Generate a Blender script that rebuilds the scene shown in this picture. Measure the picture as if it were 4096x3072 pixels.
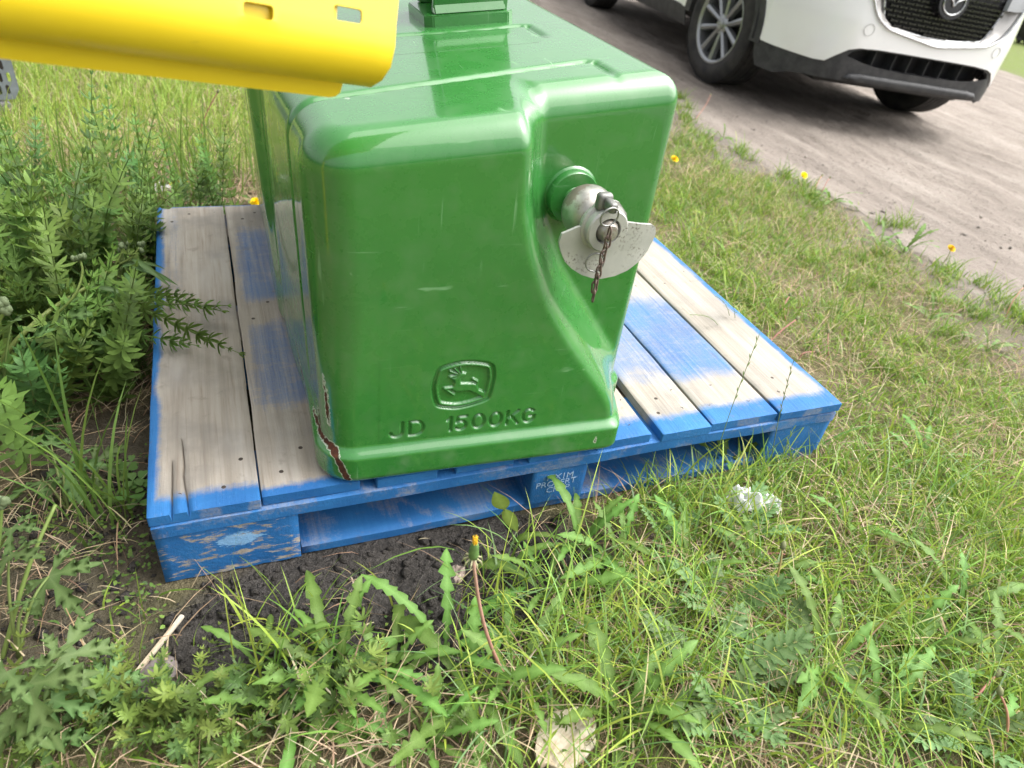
import bpy, bmesh, math, random
import numpy as np
from mathutils import Vector, Matrix
from mathutils.geometry import delaunay_2d_cdt

random.seed(7)
RNG = np.random.default_rng(11)
for o in list(bpy.data.objects):
    bpy.data.objects.remove(o)
scene = bpy.context.scene
COL = scene.collection
R = math.radians

# ---------------------------------------------------------------- camera
CAM_POS = np.array([0.14406, -0.74994, 0.90425])
CAM_ROT = (R(53.3734), R(-7.1173), R(-20.6416))
CAM_F = 2814.73                      # focal length in pixels of the 4096 px wide photograph
cam_data = bpy.data.cameras.new('camera')
cam_data.sensor_width = 36.0
cam_data.sensor_fit = 'HORIZONTAL'
cam_data.lens = 36.0 * CAM_F / 4096.0
cam_data.clip_start = 0.02
cam_data.clip_end = 2000.0
cam_data.dof.use_dof = True
cam_data.dof.focus_distance = 1.12
cam_data.dof.aperture_fstop = 5.5
camera = bpy.data.objects.new('camera', cam_data)
camera.location = CAM_POS
camera.rotation_euler = CAM_ROT
COL.objects.link(camera)
scene.camera = camera

# ---------------------------------------------------------------- sky and sun (bright overcast)
SUN_EL, SUN_AZ = R(55), R(100)        # azimuth from +Y towards +X
world = bpy.data.worlds.new('World')
scene.world = world
world.use_nodes = True
wn, wl = world.node_tree.nodes, world.node_tree.links
wn.clear()
sky = wn.new('ShaderNodeTexSky')
sky.sky_type = 'NISHITA'
sky.sun_disc = False
sky.sun_elevation = SUN_EL
sky.sun_rotation = SUN_AZ
sky.air_density = 1.0
sky.dust_density = 8.0
sky.ozone_density = 1.0
hsv = wn.new('ShaderNodeHueSaturation')
hsv.inputs['Saturation'].default_value = 0.16
hsv.inputs['Value'].default_value = 1.0
bg = wn.new('ShaderNodeBackground')
bg.inputs['Strength'].default_value = 0.15
wo = wn.new('ShaderNodeOutputWorld')
wl.new(sky.outputs[0], hsv.inputs['Color'])
wl.new(hsv.outputs[0], bg.inputs['Color'])
wl.new(bg.outputs[0], wo.inputs[0])

sun_data = bpy.data.lights.new('sun', 'SUN')
sun_data.energy = 1.4
sun_data.angle = R(90)
sun_data.color = (1.0, 0.965, 0.91)
sun = bpy.data.objects.new('sun', sun_data)
sd = Vector((math.cos(SUN_EL) * math.sin(SUN_AZ), math.cos(SUN_EL) * math.cos(SUN_AZ), math.sin(SUN_EL)))
sun.rotation_euler = sd.to_track_quat('Z', 'Y').to_euler()
sun.location = sd * 20
COL.objects.link(sun)

scene.view_settings.view_transform = 'Standard'
scene.view_settings.look = 'None'
scene.view_settings.gamma = 1.0
scene.view_settings.use_curve_mapping = False
scene.view_settings.exposure = 1.18

# ---------------------------------------------------------------- helpers
def _rot(rx, ry, rz):
    cx, sx, cy, sy, cz, sz = math.cos(rx), math.sin(rx), math.cos(ry), math.sin(ry), math.cos(rz), math.sin(rz)
    return (np.array([[cz, -sz, 0], [sz, cz, 0], [0, 0, 1]]) @ np.array([[cy, 0, sy], [0, 1, 0], [-sy, 0, cy]])
            @ np.array([[1, 0, 0], [0, cx, -sx], [0, sx, cx]]))
CAM_R = _rot(*CAM_ROT)
SC = 4096 / 2212.0                   # positions were read on a 2212 px wide view of the photograph

def ray(px, py):
    d = CAM_R @ np.array([(px * SC - 2048) / CAM_F, -(py * SC - 1536) / CAM_F, -1.0])
    return d / np.linalg.norm(d)

def on_z(px, py, z):
    d = ray(px, py)
    return CAM_POS + d * (z - CAM_POS[2]) / d[2]

def on_y(px, py, y):
    d = ray(px, py)
    return CAM_POS + d * (y - CAM_POS[1]) / d[1]

def sstep(a, b, x):
    t = np.clip((np.asarray(x, float) - a) / (b - a), 0, 1)
    return t * t * (3 - 2 * t)

def vnoise(x, y, seed=0):
    """smooth value noise, range 0..1"""
    x = np.asarray(x, float); y = np.asarray(y, float)
    xi = np.floor(x).astype(np.int64); yi = np.floor(y).astype(np.int64)
    fx = x - xi; fy = y - yi
    fx = fx * fx * (3 - 2 * fx); fy = fy * fy * (3 - 2 * fy)
    def h(a, b):
        n = (a * 374761393 + b * 668265263 + seed * 974634777) & 0xffffffff
        n = ((n ^ (n >> 13)) * 1274126177) & 0xffffffff
        n = n ^ (n >> 16)
        return (n & 0xffff) / 65535.0
    return (h(xi, yi) * (1 - fx) + h(xi + 1, yi) * fx) * (1 - fy) + (h(xi, yi + 1) * (1 - fx) + h(xi + 1, yi + 1) * fx) * fy

def fbm(x, y, seed=0, oct=4):
    s, a, t = 0, 0.5, 0
    x = np.asarray(x, float); y = np.asarray(y, float)
    for i in range(oct):
        s = s + a * vnoise(x * 2 ** i, y * 2 ** i, seed + i); t += a; a *= 0.5
    return s / t

ROAD_UP = np.array([0.0510, -0.0104, 0.9986])

def road_edge(y):
    y = np.asarray(y, float)
    return 2.64 + 0.10 * sstep(2.3, 3.3, y) + 0.20 * (fbm(y * 1.3, y * 0 + 3.1, 5, 3) - 0.5) * 2 + 0.10 * (vnoise(y * 7, y * 0, 8) - 0.5) + 0.05 * (vnoise(y * 21, y * 0, 18) - 0.5)

def terrain(x, y):
    x = np.asarray(x, float); y = np.asarray(y, float)
    zr = -0.15 - 0.0511 * (np.minimum(x, 30) - 3.33) + 0.0104 * (np.clip(y, -30, 30) - 3.6)
    z = sstep(0.9, 2.4, x) * zr
    near = 1 - sstep(2.4, 2.8, x)
    pal = sstep(0.0, 0.12, np.maximum(np.maximum(-x, x - 1.22), np.maximum(-y - 0.01, y - 1.02)))
    z = z + near * pal * (0.03 * (fbm(x * 2.2, y * 2.2, 3, 3) - 0.5))
    return z - 0.004

def gp(px, py):
    d = ray(px, py); z = 0.0
    for i in range(50):
        q = CAM_POS + d * (z - CAM_POS[2]) / d[2]
        z = 0.5 * z + 0.5 * float(terrain(q[0], q[1]))
    return np.array([q[0], q[1], float(terrain(q[0], q[1]))])

def tag(o, label, cat, group=None):
    o['label'] = label; o['category'] = cat
    if group: o['group'] = group
    return o

def empty(name, loc=(0, 0, 0), rot=(0, 0, 0)):
    o = bpy.data.objects.new(name, None)
    o.empty_display_size = 0.05
    o.location = loc; o.rotation_euler = rot
    COL.objects.link(o)
    return o

def mesh_np(name, verts, faces_list, col=None, smooth=False, attrs=None):
    """verts (n,3); faces_list: list of int arrays (m,k)"""
    me = bpy.data.meshes.new(name)
    verts = np.ascontiguousarray(verts, np.float32)
    me.vertices.add(len(verts)); me.vertices.foreach_set('co', verts.ravel())
    loops = np.concatenate([np.asarray(f, np.int32).ravel() for f in faces_list])
    tot = np.concatenate([np.full(len(f), np.asarray(f).shape[1], np.int32) for f in faces_list])
    start = np.concatenate([[0], np.cumsum(tot)[:-1]]).astype(np.int32)
    me.loops.add(len(loops)); me.loops.foreach_set('vertex_index', loops)
    me.polygons.add(len(tot)); me.polygons.foreach_set('loop_start', start)
    me.update(calc_edges=True)
    if smooth:
        me.polygons.foreach_set('use_smooth', np.ones(len(tot), bool))
    if col is not None:
        c = np.ones((len(verts), 4), np.float32); c[:, :col.shape[1]] = col
        at = me.attributes.new('col', 'FLOAT_COLOR', 'POINT'); at.data.foreach_set('color', c.ravel())
    for k, v in (attrs or {}).items():
        at = me.attributes.new(k, 'FLOAT', 'POINT'); at.data.foreach_set('value', np.ascontiguousarray(v, np.float32))
    return me

def link(name, me, mat=None, parent=None):
    o = bpy.data.objects.new(name, me)
    if mat is not None and not me.materials: me.materials.append(mat)
    COL.objects.link(o)
    if parent is not None: o.parent = parent
    return o

def bm_obj(name, bm, mat, parent=None, smooth=None):
    me = bpy.data.meshes.new(name)
    bmesh.ops.recalc_face_normals(bm, faces=bm.faces)
    bm.to_mesh(me); bm.free()
    if smooth is not None:
        for pl in me.polygons: pl.use_smooth = True
        if smooth < 180: me.set_sharp_from_angle(angle=R(smooth))
    return link(name, me, mat, parent)

def copy_tree(o, parent=None):
    c = o.copy(); COL.objects.link(c)
    if parent is not None: c.parent = parent
    for ch in list(o.children): copy_tree(ch, c)
    return c

def box(bm, lo, hi, bevel=0.0, seg=2, M=None):
    r = bmesh.ops.create_cube(bm, size=1.0)
    vs = r['verts']
    for v in vs:
        v.co = Vector([lo[i] + (v.co[i] + 0.5) * (hi[i] - lo[i]) for i in range(3)])
    if bevel > 0:
        es = list({e for v in vs for e in v.link_edges})
        q = bmesh.ops.bevel(bm, geom=es, offset=bevel, segments=seg, affect='EDGES', profile=0.5)
        vs = list({v for f in q['faces'] for v in f.verts} | {v for v in vs if v.is_valid})
    if M is not None:
        for v in vs: v.co = M @ v.co
    return vs

def tube(bm, pts, rad, seg=8, closed=False, cap=True):
    pts = [Vector(p) for p in pts]; n = len(pts)
    rad = rad if hasattr(rad, '__len__') else [rad] * n
    rings = []; prev = None
    for i in range(n):
        a = pts[(i - 1) % n] if (closed or i > 0) else pts[i]
        b = pts[(i + 1) % n] if (closed or i < n - 1) else pts[i]
        t = (b - a).normalized()
        if prev is None:
            u = t.orthogonal().normalized()
        else:
            u = (prev - t * prev.dot(t)).normalized()
        prev = u; w = t.cross(u)
        rings.append([bm.verts.new(pts[i] + rad[i] * (math.cos(2 * math.pi * k / seg) * u + math.sin(2 * math.pi * k / seg) * w)) for k in range(seg)])
    m = n if closed else n - 1
    for i in range(m):
        A, B = rings[i], rings[(i + 1) % n]
        for k in range(seg):
            bm.faces.new((A[k], A[(k + 1) % seg], B[(k + 1) % seg], B[k]))
    if not closed and cap:
        bm.faces.new(rings[0][::-1]); bm.faces.new(rings[-1])
    return rings

def lathe(bm, prof, seg=48, M=None, closed=False):
    """prof: list of (r, h) around local Z"""
    rings = []
    for r, h in prof:
        ring = []
        for k in range(seg):
            a = 2 * math.pi * k / seg
            v = Vector((r * math.cos(a), r * math.sin(a), h))
            ring.append(bm.verts.new(M @ v if M is not None else v))
        rings.append(ring)
    m = len(rings) if closed else len(rings) - 1
    for i in range(m):
        A, B = rings[i], rings[(i + 1) % len(rings)]
        for k in range(seg):
            bm.faces.new((A[k], A[(k + 1) % seg], B[(k + 1) % seg], B[k]))
    return rings

def pip(poly, x, y):
    poly = np.asarray(poly, float); x = np.asarray(x, float); y = np.asarray(y, float)
    ins = np.zeros(x.shape, bool); n = len(poly); j = n - 1
    for i in range(n):
        xi, yi = poly[i]; xj, yj = poly[j]
        c = ((yi > y) != (yj > y)) & (x < (xj - xi) * (y - yi) / ((yj - yi) if yj != yi else 1e-12) + xi)
        ins ^= c; j = i
    return ins

def pdist(poly, x, y, closed=True):
    """distance to a polyline"""
    poly = np.asarray(poly, float); best = np.full(np.shape(x), 1e9)
    n = len(poly)
    for i in range(n if closed else n - 1):
        a = poly[i]; b = poly[(i + 1) % n]; d = b - a; L = max(d @ d, 1e-14)
        t = np.clip(((x - a[0]) * d[0] + (y - a[1]) * d[1]) / L, 0, 1)
        best = np.minimum(best, np.hypot(x - a[0] - t * d[0], y - a[1] - t * d[1]))
    return best

def smooth_poly(pts, sub=6, closed=True):
    """Catmull-Rom through points"""
    P = [np.asarray(q, float) for q in pts]; n = len(P); out = []
    rng = range(n) if closed else range(n - 1)
    for i in rng:
        p0 = P[(i - 1) % n] if closed or i > 0 else P[i]; p1 = P[i]
        p2 = P[(i + 1) % n]; p3 = P[(i + 2) % n] if closed or i + 2 < n else P[(i + 1) % n]
        for k in range(sub):
            t = k / sub
            out.append(0.5 * ((2 * p1) + (-p0 + p2) * t + (2 * p0 - 5 * p1 + 4 * p2 - p3) * t * t + (-p0 + 3 * p1 - 3 * p2 + p3) * t ** 3))
    if not closed: out.append(P[-1])
    return [tuple(q) for q in out]

def panel(name, outer, holes, fn, mat, parent, step=0.03, thick=0.004, nfn=None, smooth=40):
    """sheet with thickness: polygon (u,v) with holes, mapped to 3-D by fn(u,v); nfn gives the inward offset direction"""
    def dens(poly):
        out = []
        for i in range(len(poly)):
            a = np.array(poly[i], float); b = np.array(poly[(i + 1) % len(poly)], float)
            k = max(1, int(np.linalg.norm(b - a) / step))
            for t in range(k): out.append(tuple(a + (b - a) * t / k))
        return out
    loops = [dens(outer)] + [dens(h) for h in holes]
    pts, edges = [], []
    for lp in loops:
        s = len(pts); pts += lp
        edges += [(s + i, s + (i + 1) % len(lp)) for i in range(len(lp))]
    A = np.array(outer, float)
    lo, hi = A.min(0), A.max(0)
    gx, gy = np.meshgrid(np.arange(lo[0] + step / 2, hi[0], step), np.arange(lo[1] + step / 2, hi[1], step))
    gx = gx.ravel(); gy = gy.ravel()
    ok = pip(outer, gx, gy); dd = pdist(outer, gx, gy)
    for h in holes:
        ok &= ~pip(h, gx, gy); dd = np.minimum(dd, pdist(h, gx, gy))
    ok &= dd > step * 0.4
    pts += list(zip(gx[ok], gy[ok]))
    vs, es, fs, *_ = delaunay_2d_cdt([Vector(q) for q in pts], edges, [], 0, 1e-7)
    V = np.array([(v.x, v.y) for v in vs]); T = np.array([f for f in fs if len(f) == 3])
    cx = V[T].mean(1)
    ins = pip(outer, cx[:, 0], cx[:, 1])
    for h in holes: ins &= ~pip(h, cx[:, 0], cx[:, 1])
    T = T[ins]
    P3 = np.array([fn(u, v) for u, v in V], float)
    off = np.array([nfn(u, v) for u, v in V], float) * thick
    n = len(V)
    from collections import Counter
    ec = {}
    for t in T:
        for a, b in ((t[0], t[1]), (t[1], t[2]), (t[2], t[0])):
            ec[(a, b)] = 1
    border = [(a, b) for (a, b) in ec if (b, a) not in ec]
    verts = np.vstack([P3, P3 + off])
    quads = np.array([(a, a + n, b + n, b) for a, b in border], np.int32)
    bm = bmesh.new()
    bv = [bm.verts.new(v) for v in verts]
    for t in T:
        bm.faces.new([bv[i] for i in t]); bm.faces.new([bv[i + n] for i in t[::-1]])
    for q in quads:
        try: bm.faces.new([bv[i] for i in q])
        except ValueError: pass
    loose = [v for v in bm.verts if not v.link_faces]
    bmesh.ops.delete(bm, geom=loose, context='VERTS')
    return bm_obj(name, bm, mat, parent, smooth)

# ---------------------------------------------------------------- material helpers
class NT:
    def __init__(s, name):
        s.m = bpy.data.materials.new(name); s.m.use_nodes = True
        s.n = s.m.node_tree.nodes; s.l = s.m.node_tree.links
        s.b = s.n['Principled BSDF']; s.out = s.n['Material Output']
    def new(s, t, **k):
        n = s.n.new(t)
        for a, v in k.items(): setattr(n, a, v)
        return n
    def put(s, sock, v):
        if hasattr(v, 'is_linked') or isinstance(v, bpy.types.NodeSocket): s.l.new(v, sock)
        else: sock.default_value = v
    def coord(s, kind='Object'):
        return s.new('ShaderNodeTexCoord').outputs[kind]
    def mapping(s, vec, scale=(1, 1, 1), loc=(0, 0, 0), rot=(0, 0, 0)):
        n = s.new('ShaderNodeMapping'); s.l.new(vec, n.inputs[0])
        n.inputs['Scale'].default_value = scale; s.put(n.inputs['Location'], loc); n.inputs['Rotation'].default_value = rot
        return n.outputs[0]
    def noise(s, vec, scale=5, detail=4, rough=0.55, dist=0.0, out='Fac'):
        n = s.new('ShaderNodeTexNoise'); s.l.new(vec, n.inputs['Vector'])
        n.inputs['Scale'].default_value = scale; n.inputs['Detail'].default_value = detail
        n.inputs['Roughness'].default_value = rough; n.inputs['Distortion'].default_value = dist
        return n.outputs[out]
    def voro(s, vec, scale=5, feature='F1', out='Distance'):
        n = s.new('ShaderNodeTexVoronoi', feature=feature); s.l.new(vec, n.inputs['Vector']); n.inputs['Scale'].default_value = scale
        return n.outputs[out]
    def ramp(s, fac, stops, interp='LINEAR'):
        n = s.new('ShaderNodeValToRGB'); s.put(n.inputs[0], fac); cr = n.color_ramp; cr.interpolation = interp
        while len(cr.elements) < len(stops): cr.elements.new(0.5)
        for e, (p, c) in zip(cr.elements, stops):
            e.position = p; e.color = (*c, 1) if len(c) == 3 else c
        return n.outputs[0]
    def mr(s, v, a, b, c=0.0, d=1.0, kind='SMOOTHSTEP'):
        n = s.new('ShaderNodeMapRange', interpolation_type=kind); s.put(n.inputs[0], v)
        for i, q in enumerate((a, b, c, d)): s.put(n.inputs[1 + i], q)
        return n.outputs[0]
    def math(s, op, a, b=0.0, c=None):
        n = s.new('ShaderNodeMath', operation=op); s.put(n.inputs[0], a); s.put(n.inputs[1], b)
        if c is not None: s.put(n.inputs[2], c)
        return n.outputs[0]
    def mix(s, fac, a, b, mode='MIX'):
        n = s.new('ShaderNodeMix', data_type='RGBA', blend_type=mode)
        s.put(n.inputs[0], fac)
        for i, v in ((6, a), (7, b)):
            s.put(n.inputs[i], (*v, 1) if isinstance(v, tuple) and len(v) == 3 else v)
        return n.outputs[2]
    def attr(s, name, out='Fac'):
        n = s.new('ShaderNodeAttribute', attribute_name=name); return n.outputs[out]
    def bump(s, h, strength=0.3, dist=0.01, normal=None):
        n = s.new('ShaderNodeBump'); s.l.new(h, n.inputs['Height'])
        n.inputs['Strength'].default_value = strength; n.inputs['Distance'].default_value = dist
        if normal is not None: s.l.new(normal, n.inputs['Normal'])
        return n.outputs[0]
    def set(s, **k):
        names = dict(color='Base Color', rough='Roughness', metal='Metallic', coat='Coat Weight', coatr='Coat Roughness', spec='Specular IOR Level', normal='Normal', coatn='Coat Normal', trans='Transmission Weight', alpha='Alpha')
        for a, v in k.items():
            if isinstance(v, tuple) and len(v) == 3: v = (*v, 1)
            s.put(s.b.inputs[names[a]], v)
        return s.m

def simple(name, color, rough=0.5, metal=0.0, var=0.15, scale=30, bump=0.0, coat=0.0, spec=0.5):
    t = NT(name); c = t.coord()
    n = t.noise(c, scale, 4)
    lo = tuple(max(0, v * (1 - var)) for v in color); hi = tuple(min(1, v * (1 + var)) for v in color)
    t.set(color=t.ramp(n, [(0.25, lo), (0.75, hi)]), rough=t.mr(n, 0.2, 0.8, max(0.02, rough - 0.06), min(1, rough + 0.08), 'LINEAR'), metal=metal, coat=coat, spec=spec)
    if bump: t.set(normal=t.bump(t.noise(c, scale * 6, 3), bump, 0.002))
    return t.m
# ================================================================ GROUND AND ROAD
def axis(lo, hi, step, far, grow=1.12):
    a = list(np.arange(lo, hi, step)); s = step
    while a[-1] < far: s *= grow; a.append(a[-1] + s)
    s = step; b = []
    x = lo
    while x > -far: s *= grow; x -= s; b.append(x)
    return np.array(b[::-1] + a)

def grid_faces(nx, ny, keep=None):
    i, j = np.meshgrid(np.arange(nx - 1), np.arange(ny - 1), indexing='ij')
    a = (i * ny + j).ravel()
    f = np.stack([a, a + ny, a + ny + 1, a + 1], 1)
    return f if keep is None else f[keep.ravel()]

def soil_mask(x, y):
    """bare dark soil: in front of the pallet and left of it"""
    n = 0.06 * (fbm(x * 9, y * 9, 21, 3) - 0.5) * 2
    d1 = np.hypot((x - 0.33) / 0.37, (y + 0.11) / 0.175) + n * 2.2
    d2 = np.hypot((x + 0.13) / 0.17, (y - 0.06) / 0.24) + n * 2.5
    d3 = np.hypot((x + 0.08) / 0.14, (y - 0.25) / 0.2) + n * 2
    return np.maximum(np.maximum(1 - sstep(0.8, 1.1, d1), 0.55 * (1 - sstep(0.7, 1.1, d2))), 0.6 * (1 - sstep(0.7, 1.1, d3)))

gx = axis(-0.9, 3.1, 0.016, 160); gy = axis(-0.95, 2.2, 0.016, 160)
X, Y = np.meshgrid(gx, gy, indexing='ij')
soil = soil_mask(X, Y)
Z = terrain(X, Y)
clod = np.abs(fbm(X * 26, Y * 26, 31, 4) - 0.5) * 2
Z = Z + soil * (0.022 * (fbm(X * 14, Y * 14, 41, 3) - 0.45) + 0.014 * (clod - 0.35)) + (1 - soil) * 0.010 * (fbm(X * 20, Y * 20, 51, 3) - 0.5) * (X < 2.9)
under = (X > -0.02) & (X < 1.24) & (Y > 0.03) & (Y < 1.03)
Z = np.where(under, np.minimum(Z, -0.012), Z)
frontlow = (X > -0.03) & (X < 1.25) & (Y > -0.06) & (Y <= 0.03)
Z = np.where(frontlow, np.minimum(Z, -0.001), Z)
E_ = road_edge(Y)
Z = Z - 0.03 * sstep(0.02, 0.25, X - E_) * (1 - sstep(8.7, 9.1, X))     # the road sheet lies over this part
t = NT('soil')
c = t.coord('Object')
sm = t.attr('soil')
n1 = t.noise(c, 14, 6, 0.65); n2 = t.noise(c, 90, 4, 0.7); n3 = t.noise(c, 2.5, 3)
dry = t.ramp(n1, [(0.25, (0.10, 0.078, 0.052)), (0.5, (0.20, 0.16, 0.105)), (0.75, (0.30, 0.25, 0.17))])
dry = t.mix(t.mr(n3, 0.35, 0.65), dry, (0.13, 0.12, 0.055))
wet = t.ramp(n2, [(0.2, (0.030, 0.028, 0.026)), (0.55, (0.066, 0.060, 0.055)), (0.85, (0.13, 0.12, 0.11))])
dry = t.mix(t.attr('dusty'), dry, t.ramp(n1, [(0.3, (0.15, 0.128, 0.108)), (0.7, (0.28, 0.245, 0.21))]))
dry = t.mix(t.math('MULTIPLY', t.attr('far'), t.mr(n1, 0.3, 0.6, 0.5, 0.95)), dry, t.ramp(n2, [(0.3, (0.11, 0.16, 0.035)), (0.7, (0.20, 0.26, 0.06))]))
t.set(color=t.mix(sm, dry, wet), rough=0.95, spec=0.2, normal=t.bump(t.math('ADD', n1, n2), 0.9, 0.02))
M_SOIL = t.m
V = np.stack([X.ravel(), Y.ravel(), Z.ravel()], 1)
g = link('ground', mesh_np('ground', V, [grid_faces(len(gx), len(gy))], smooth=True, attrs={'soil': soil.ravel(), 'far': (sstep(2.3, 4.5, Y) * (1 - sstep(-0.9, -0.2, X - E_)) + sstep(8.9, 9.4, X) + sstep(0.9, 1.6, -Y) * (X < E_) + sstep(0.9, 1.6, -X)).clip(0, 1).ravel(), 'dusty': (sstep(-0.55, 0.0, X - E_ + 0.5 * (fbm(X * 6, Y * 6, 23, 3) - 0.5))).ravel()}), M_SOIL)
g['kind'] = 'structure'; g['label'] = 'bare earth and thin turf under the pallet and verge'

# dirt road: a sheet a few mm above the ground with ruts and tyre streaks
u = np.concatenate([np.arange(0, 2.2, 0.022), np.arange(2.2, 6.6, 0.06)])
ry = axis(-0.9, 5.0, 0.025, 90, 1.1)
U, RY = np.meshgrid(u, ry, indexing='ij')
RX = road_edge(RY) + U
zr = -0.15 - 0.0511 * (np.minimum(RX, 30) - 3.33) + 0.0104 * (np.clip(RY, -30, 30) - 3.6)
zb = terrain(RX, RY)
wx = RX + 0.10 * (RY - 1.0) - 0.02 * (RY - 1) ** 2 * (RY < 4)
streak = 0.6 * (fbm(wx * 5, RY * 0.6, 61, 4) - 0.5) + 0.6 * (fbm(RX * 3, RY * 2.2, 65, 4) - 0.5)
fine = fbm(RX * 24, RY * 8, 63, 3) - 0.5
RZ = np.where(U < 0.02, zb + 0.002, zb + 0.005 + sstep(0, 0.35, U) * (0.055 * streak + 0.022 * fine + 0.010 * (fbm(RX * 55, RY * 40, 67, 2) - 0.5)))
RZ = RZ - 0.03 * np.exp(-((wx - 3.06) / 0.10) ** 2) * sstep(0.05, 0.3, U) * 0.5
t = NT('dirt_road')
c = t.coord('Object')
a1 = t.noise(t.mapping(c, (3.4, 0.9, 1), rot=(0, 0, R(-9))), 1.7, 6, 0.62)
a2 = t.noise(c, 45, 5, 0.7); a3 = t.noise(c, 1.1, 3)
a4 = t.voro(c, 38)
colr = t.ramp(a1, [(0.28, (0.180, 0.154, 0.132)), (0.5, (0.265, 0.230, 0.200)), (0.72, (0.340, 0.302, 0.266))])
colr = t.mix(t.mr(a2, 0.52, 0.72, 0, 0.6), colr, (0.105, 0.088, 0.074))
colr = t.mix(t.mr(a3, 0.45, 0.7, 0, 0.45), colr, (0.20, 0.173, 0.150))
colr = t.mix(t.mr(a4, 0.12, 0.05, 0, 0.5), colr, (0.11, 0.095, 0.08))
t.set(color=colr, rough=0.93, spec=0.2, normal=t.bump(t.math('ADD', a2, t.math('MULTIPLY', a1, 1.5)), 0.9, 0.02))
M_ROAD = t.m
o = link('dirt_road', mesh_np('dirt_road', np.stack([RX.ravel(), RY.ravel(), RZ.ravel()], 1), [grid_faces(len(u), len(ry))], smooth=True), M_ROAD)
o['kind'] = 'structure'; o['label'] = 'pale dry dirt road with tyre ruts beside the grass verge'

# small stones lying on the road edge: too many to count
def pebble_mesh():
    V, F = [], []
    n = 2200; k = 0
    base = np.array([(1, 0, 0), (-1, 0, 0), (0, 1, 0), (0, -1, 0), (0, 0, 1), (0, 0, -1)], float)
    tri = np.array([(0, 2, 4), (2, 1, 4), (1, 3, 4), (3, 0, 4), (2, 0, 5), (1, 2, 5), (3, 1, 5), (0, 3, 5)])
    yy = RNG.uniform(-0.7, 5.5, n); xx = road_edge(yy) + np.abs(RNG.normal(0.0, 0.9, n)) + 0.02
    for i in range(n):
        s = RNG.uniform(0.002, 0.006) * (2.4 if RNG.random() < 0.06 else 1)
        ang = RNG.uniform(0, 6.28); ca, sa = math.cos(ang), math.sin(ang)
        b = base * (s, s * RNG.uniform(.5, .9), s * RNG.uniform(.4, .7)) * RNG.uniform(.8, 1.2, (6, 1))
        b = np.stack([b[:, 0] * ca - b[:, 1] * sa, b[:, 0] * sa + b[:, 1] * ca, b[:, 2]], 1)
        V.append(b + (xx[i], yy[i], float(terrain(xx[i], yy[i])) + 0.006 + s * 0.1)); F.append(tri + 6 * i)
    return mesh_np('pebbles', np.concatenate(V), [np.concatenate(F)], smooth=True)
o = link('pebbles', pebble_mesh(), simple('pebble', (0.22, 0.195, 0.17), 0.9, var=0.6, scale=9))
o['kind'] = 'stuff'; o['label'] = 'loose small stones scattered along the dirt road'; o['category'] = 'gravel'

def crumb_mesh():
    V, F = [], []; i = 0
    base = np.array([(1, 0, 0), (-1, 0, 0), (0, 1, 0), (0, -1, 0), (0, 0, 1), (0, 0, -1)], float)
    tri = np.array([(0, 2, 4), (2, 1, 4), (1, 3, 4), (3, 0, 4), (2, 0, 5), (1, 2, 5), (3, 1, 5), (0, 3, 5)])
    while i < 1700:
        x, y = RNG.uniform(-0.3, 0.75), RNG.uniform(-0.34, 0.3)
        m = float(soil_mask(np.array([x]), np.array([y]))[0])
        if RNG.random() > m or (x > -0.01 and y > -0.012): continue
        s = min(RNG.gamma(1.4, 0.0024), 0.015) + 0.0008; ang = RNG.uniform(0, 6.28); ca, sa = math.cos(ang), math.sin(ang)
        b = base * (s, s * RNG.uniform(.6, 1), s * RNG.uniform(.5, .9)) * RNG.uniform(.75, 1.25, (6, 1))
        b = np.stack([b[:, 0] * ca - b[:, 1] * sa, b[:, 0] * sa + b[:, 1] * ca, b[:, 2]], 1)
        j, k = int(np.argmin(np.abs(gx - x))), int(np.argmin(np.abs(gy - y)))
        V.append(b + (x, y, Z[j, k] + s * 0.25)); F.append(tri + 6 * i); i += 1
    V = np.concatenate(V)
    return mesh_np('soil_crumbs', V, [np.concatenate(F)], attrs={'soil': np.ones(len(V)), 'dusty': np.zeros(len(V)), 'far': np.zeros(len(V))})
o = link('soil_crumbs', crumb_mesh(), M_SOIL)
o['kind'] = 'stuff'; o['label'] = 'loose dark soil crumbs on the bare earth before the pallet'; o['category'] = 'soil'
# ================================================================ TRACTOR BALLAST WEIGHT
ZB = 0.1415
def w_yface(x, z):
    return 0.008 - 0.045 * (x - 0.27) + 0.02 * (z - 0.2)
def w_skirt(z):
    return 0.012 * (1 - sstep(0.189, 0.206, z))
_z = np.arange(0.08, 0.84, 0.002)
_x = np.interp(_z, [0.10, 0.205, 0.222, 0.246, 0.30, 0.372, 0.42, 0.495, 0.56, 0.651, 0.80], [0.690, 0.690, 0.686, 0.674, 0.632, 0.578, 0.546, 0.511, 0.494, 0.486, 0.484])
_k = np.exp(-(np.arange(-30, 31) / 9.0) ** 2); _k /= _k.sum()
XCX = np.convolve(np.pad(_x, 30, mode='edge'), _k, mode='valid'); XCD = np.gradient(XCX, _z)
def w_front(x, z):
    xc = np.interp(z, _z, XCX); sl = np.interp(z, _z, XCD)
    s = np.clip(((x - xc) / np.sqrt(1 + sl * sl) + 0.012) / 0.080, 0, 1); s = s * s * s * (s * (6 * s - 15) + 10)
    yr = 0.100 + 0.01 * (z - 0.4)
    yf = w_yface(x, z)
    return yf + (yr - yf) * s
def w_top(x):
    return 0.656 + 0.125 * (x - 0.36)
def rint(ds, r):
    m = ds[0]; l = 0
    for d in ds: m = np.maximum(m, d); l = l + np.maximum(d + r, 0) ** 2
    return np.minimum(m, -r) + np.sqrt(l)
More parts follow.
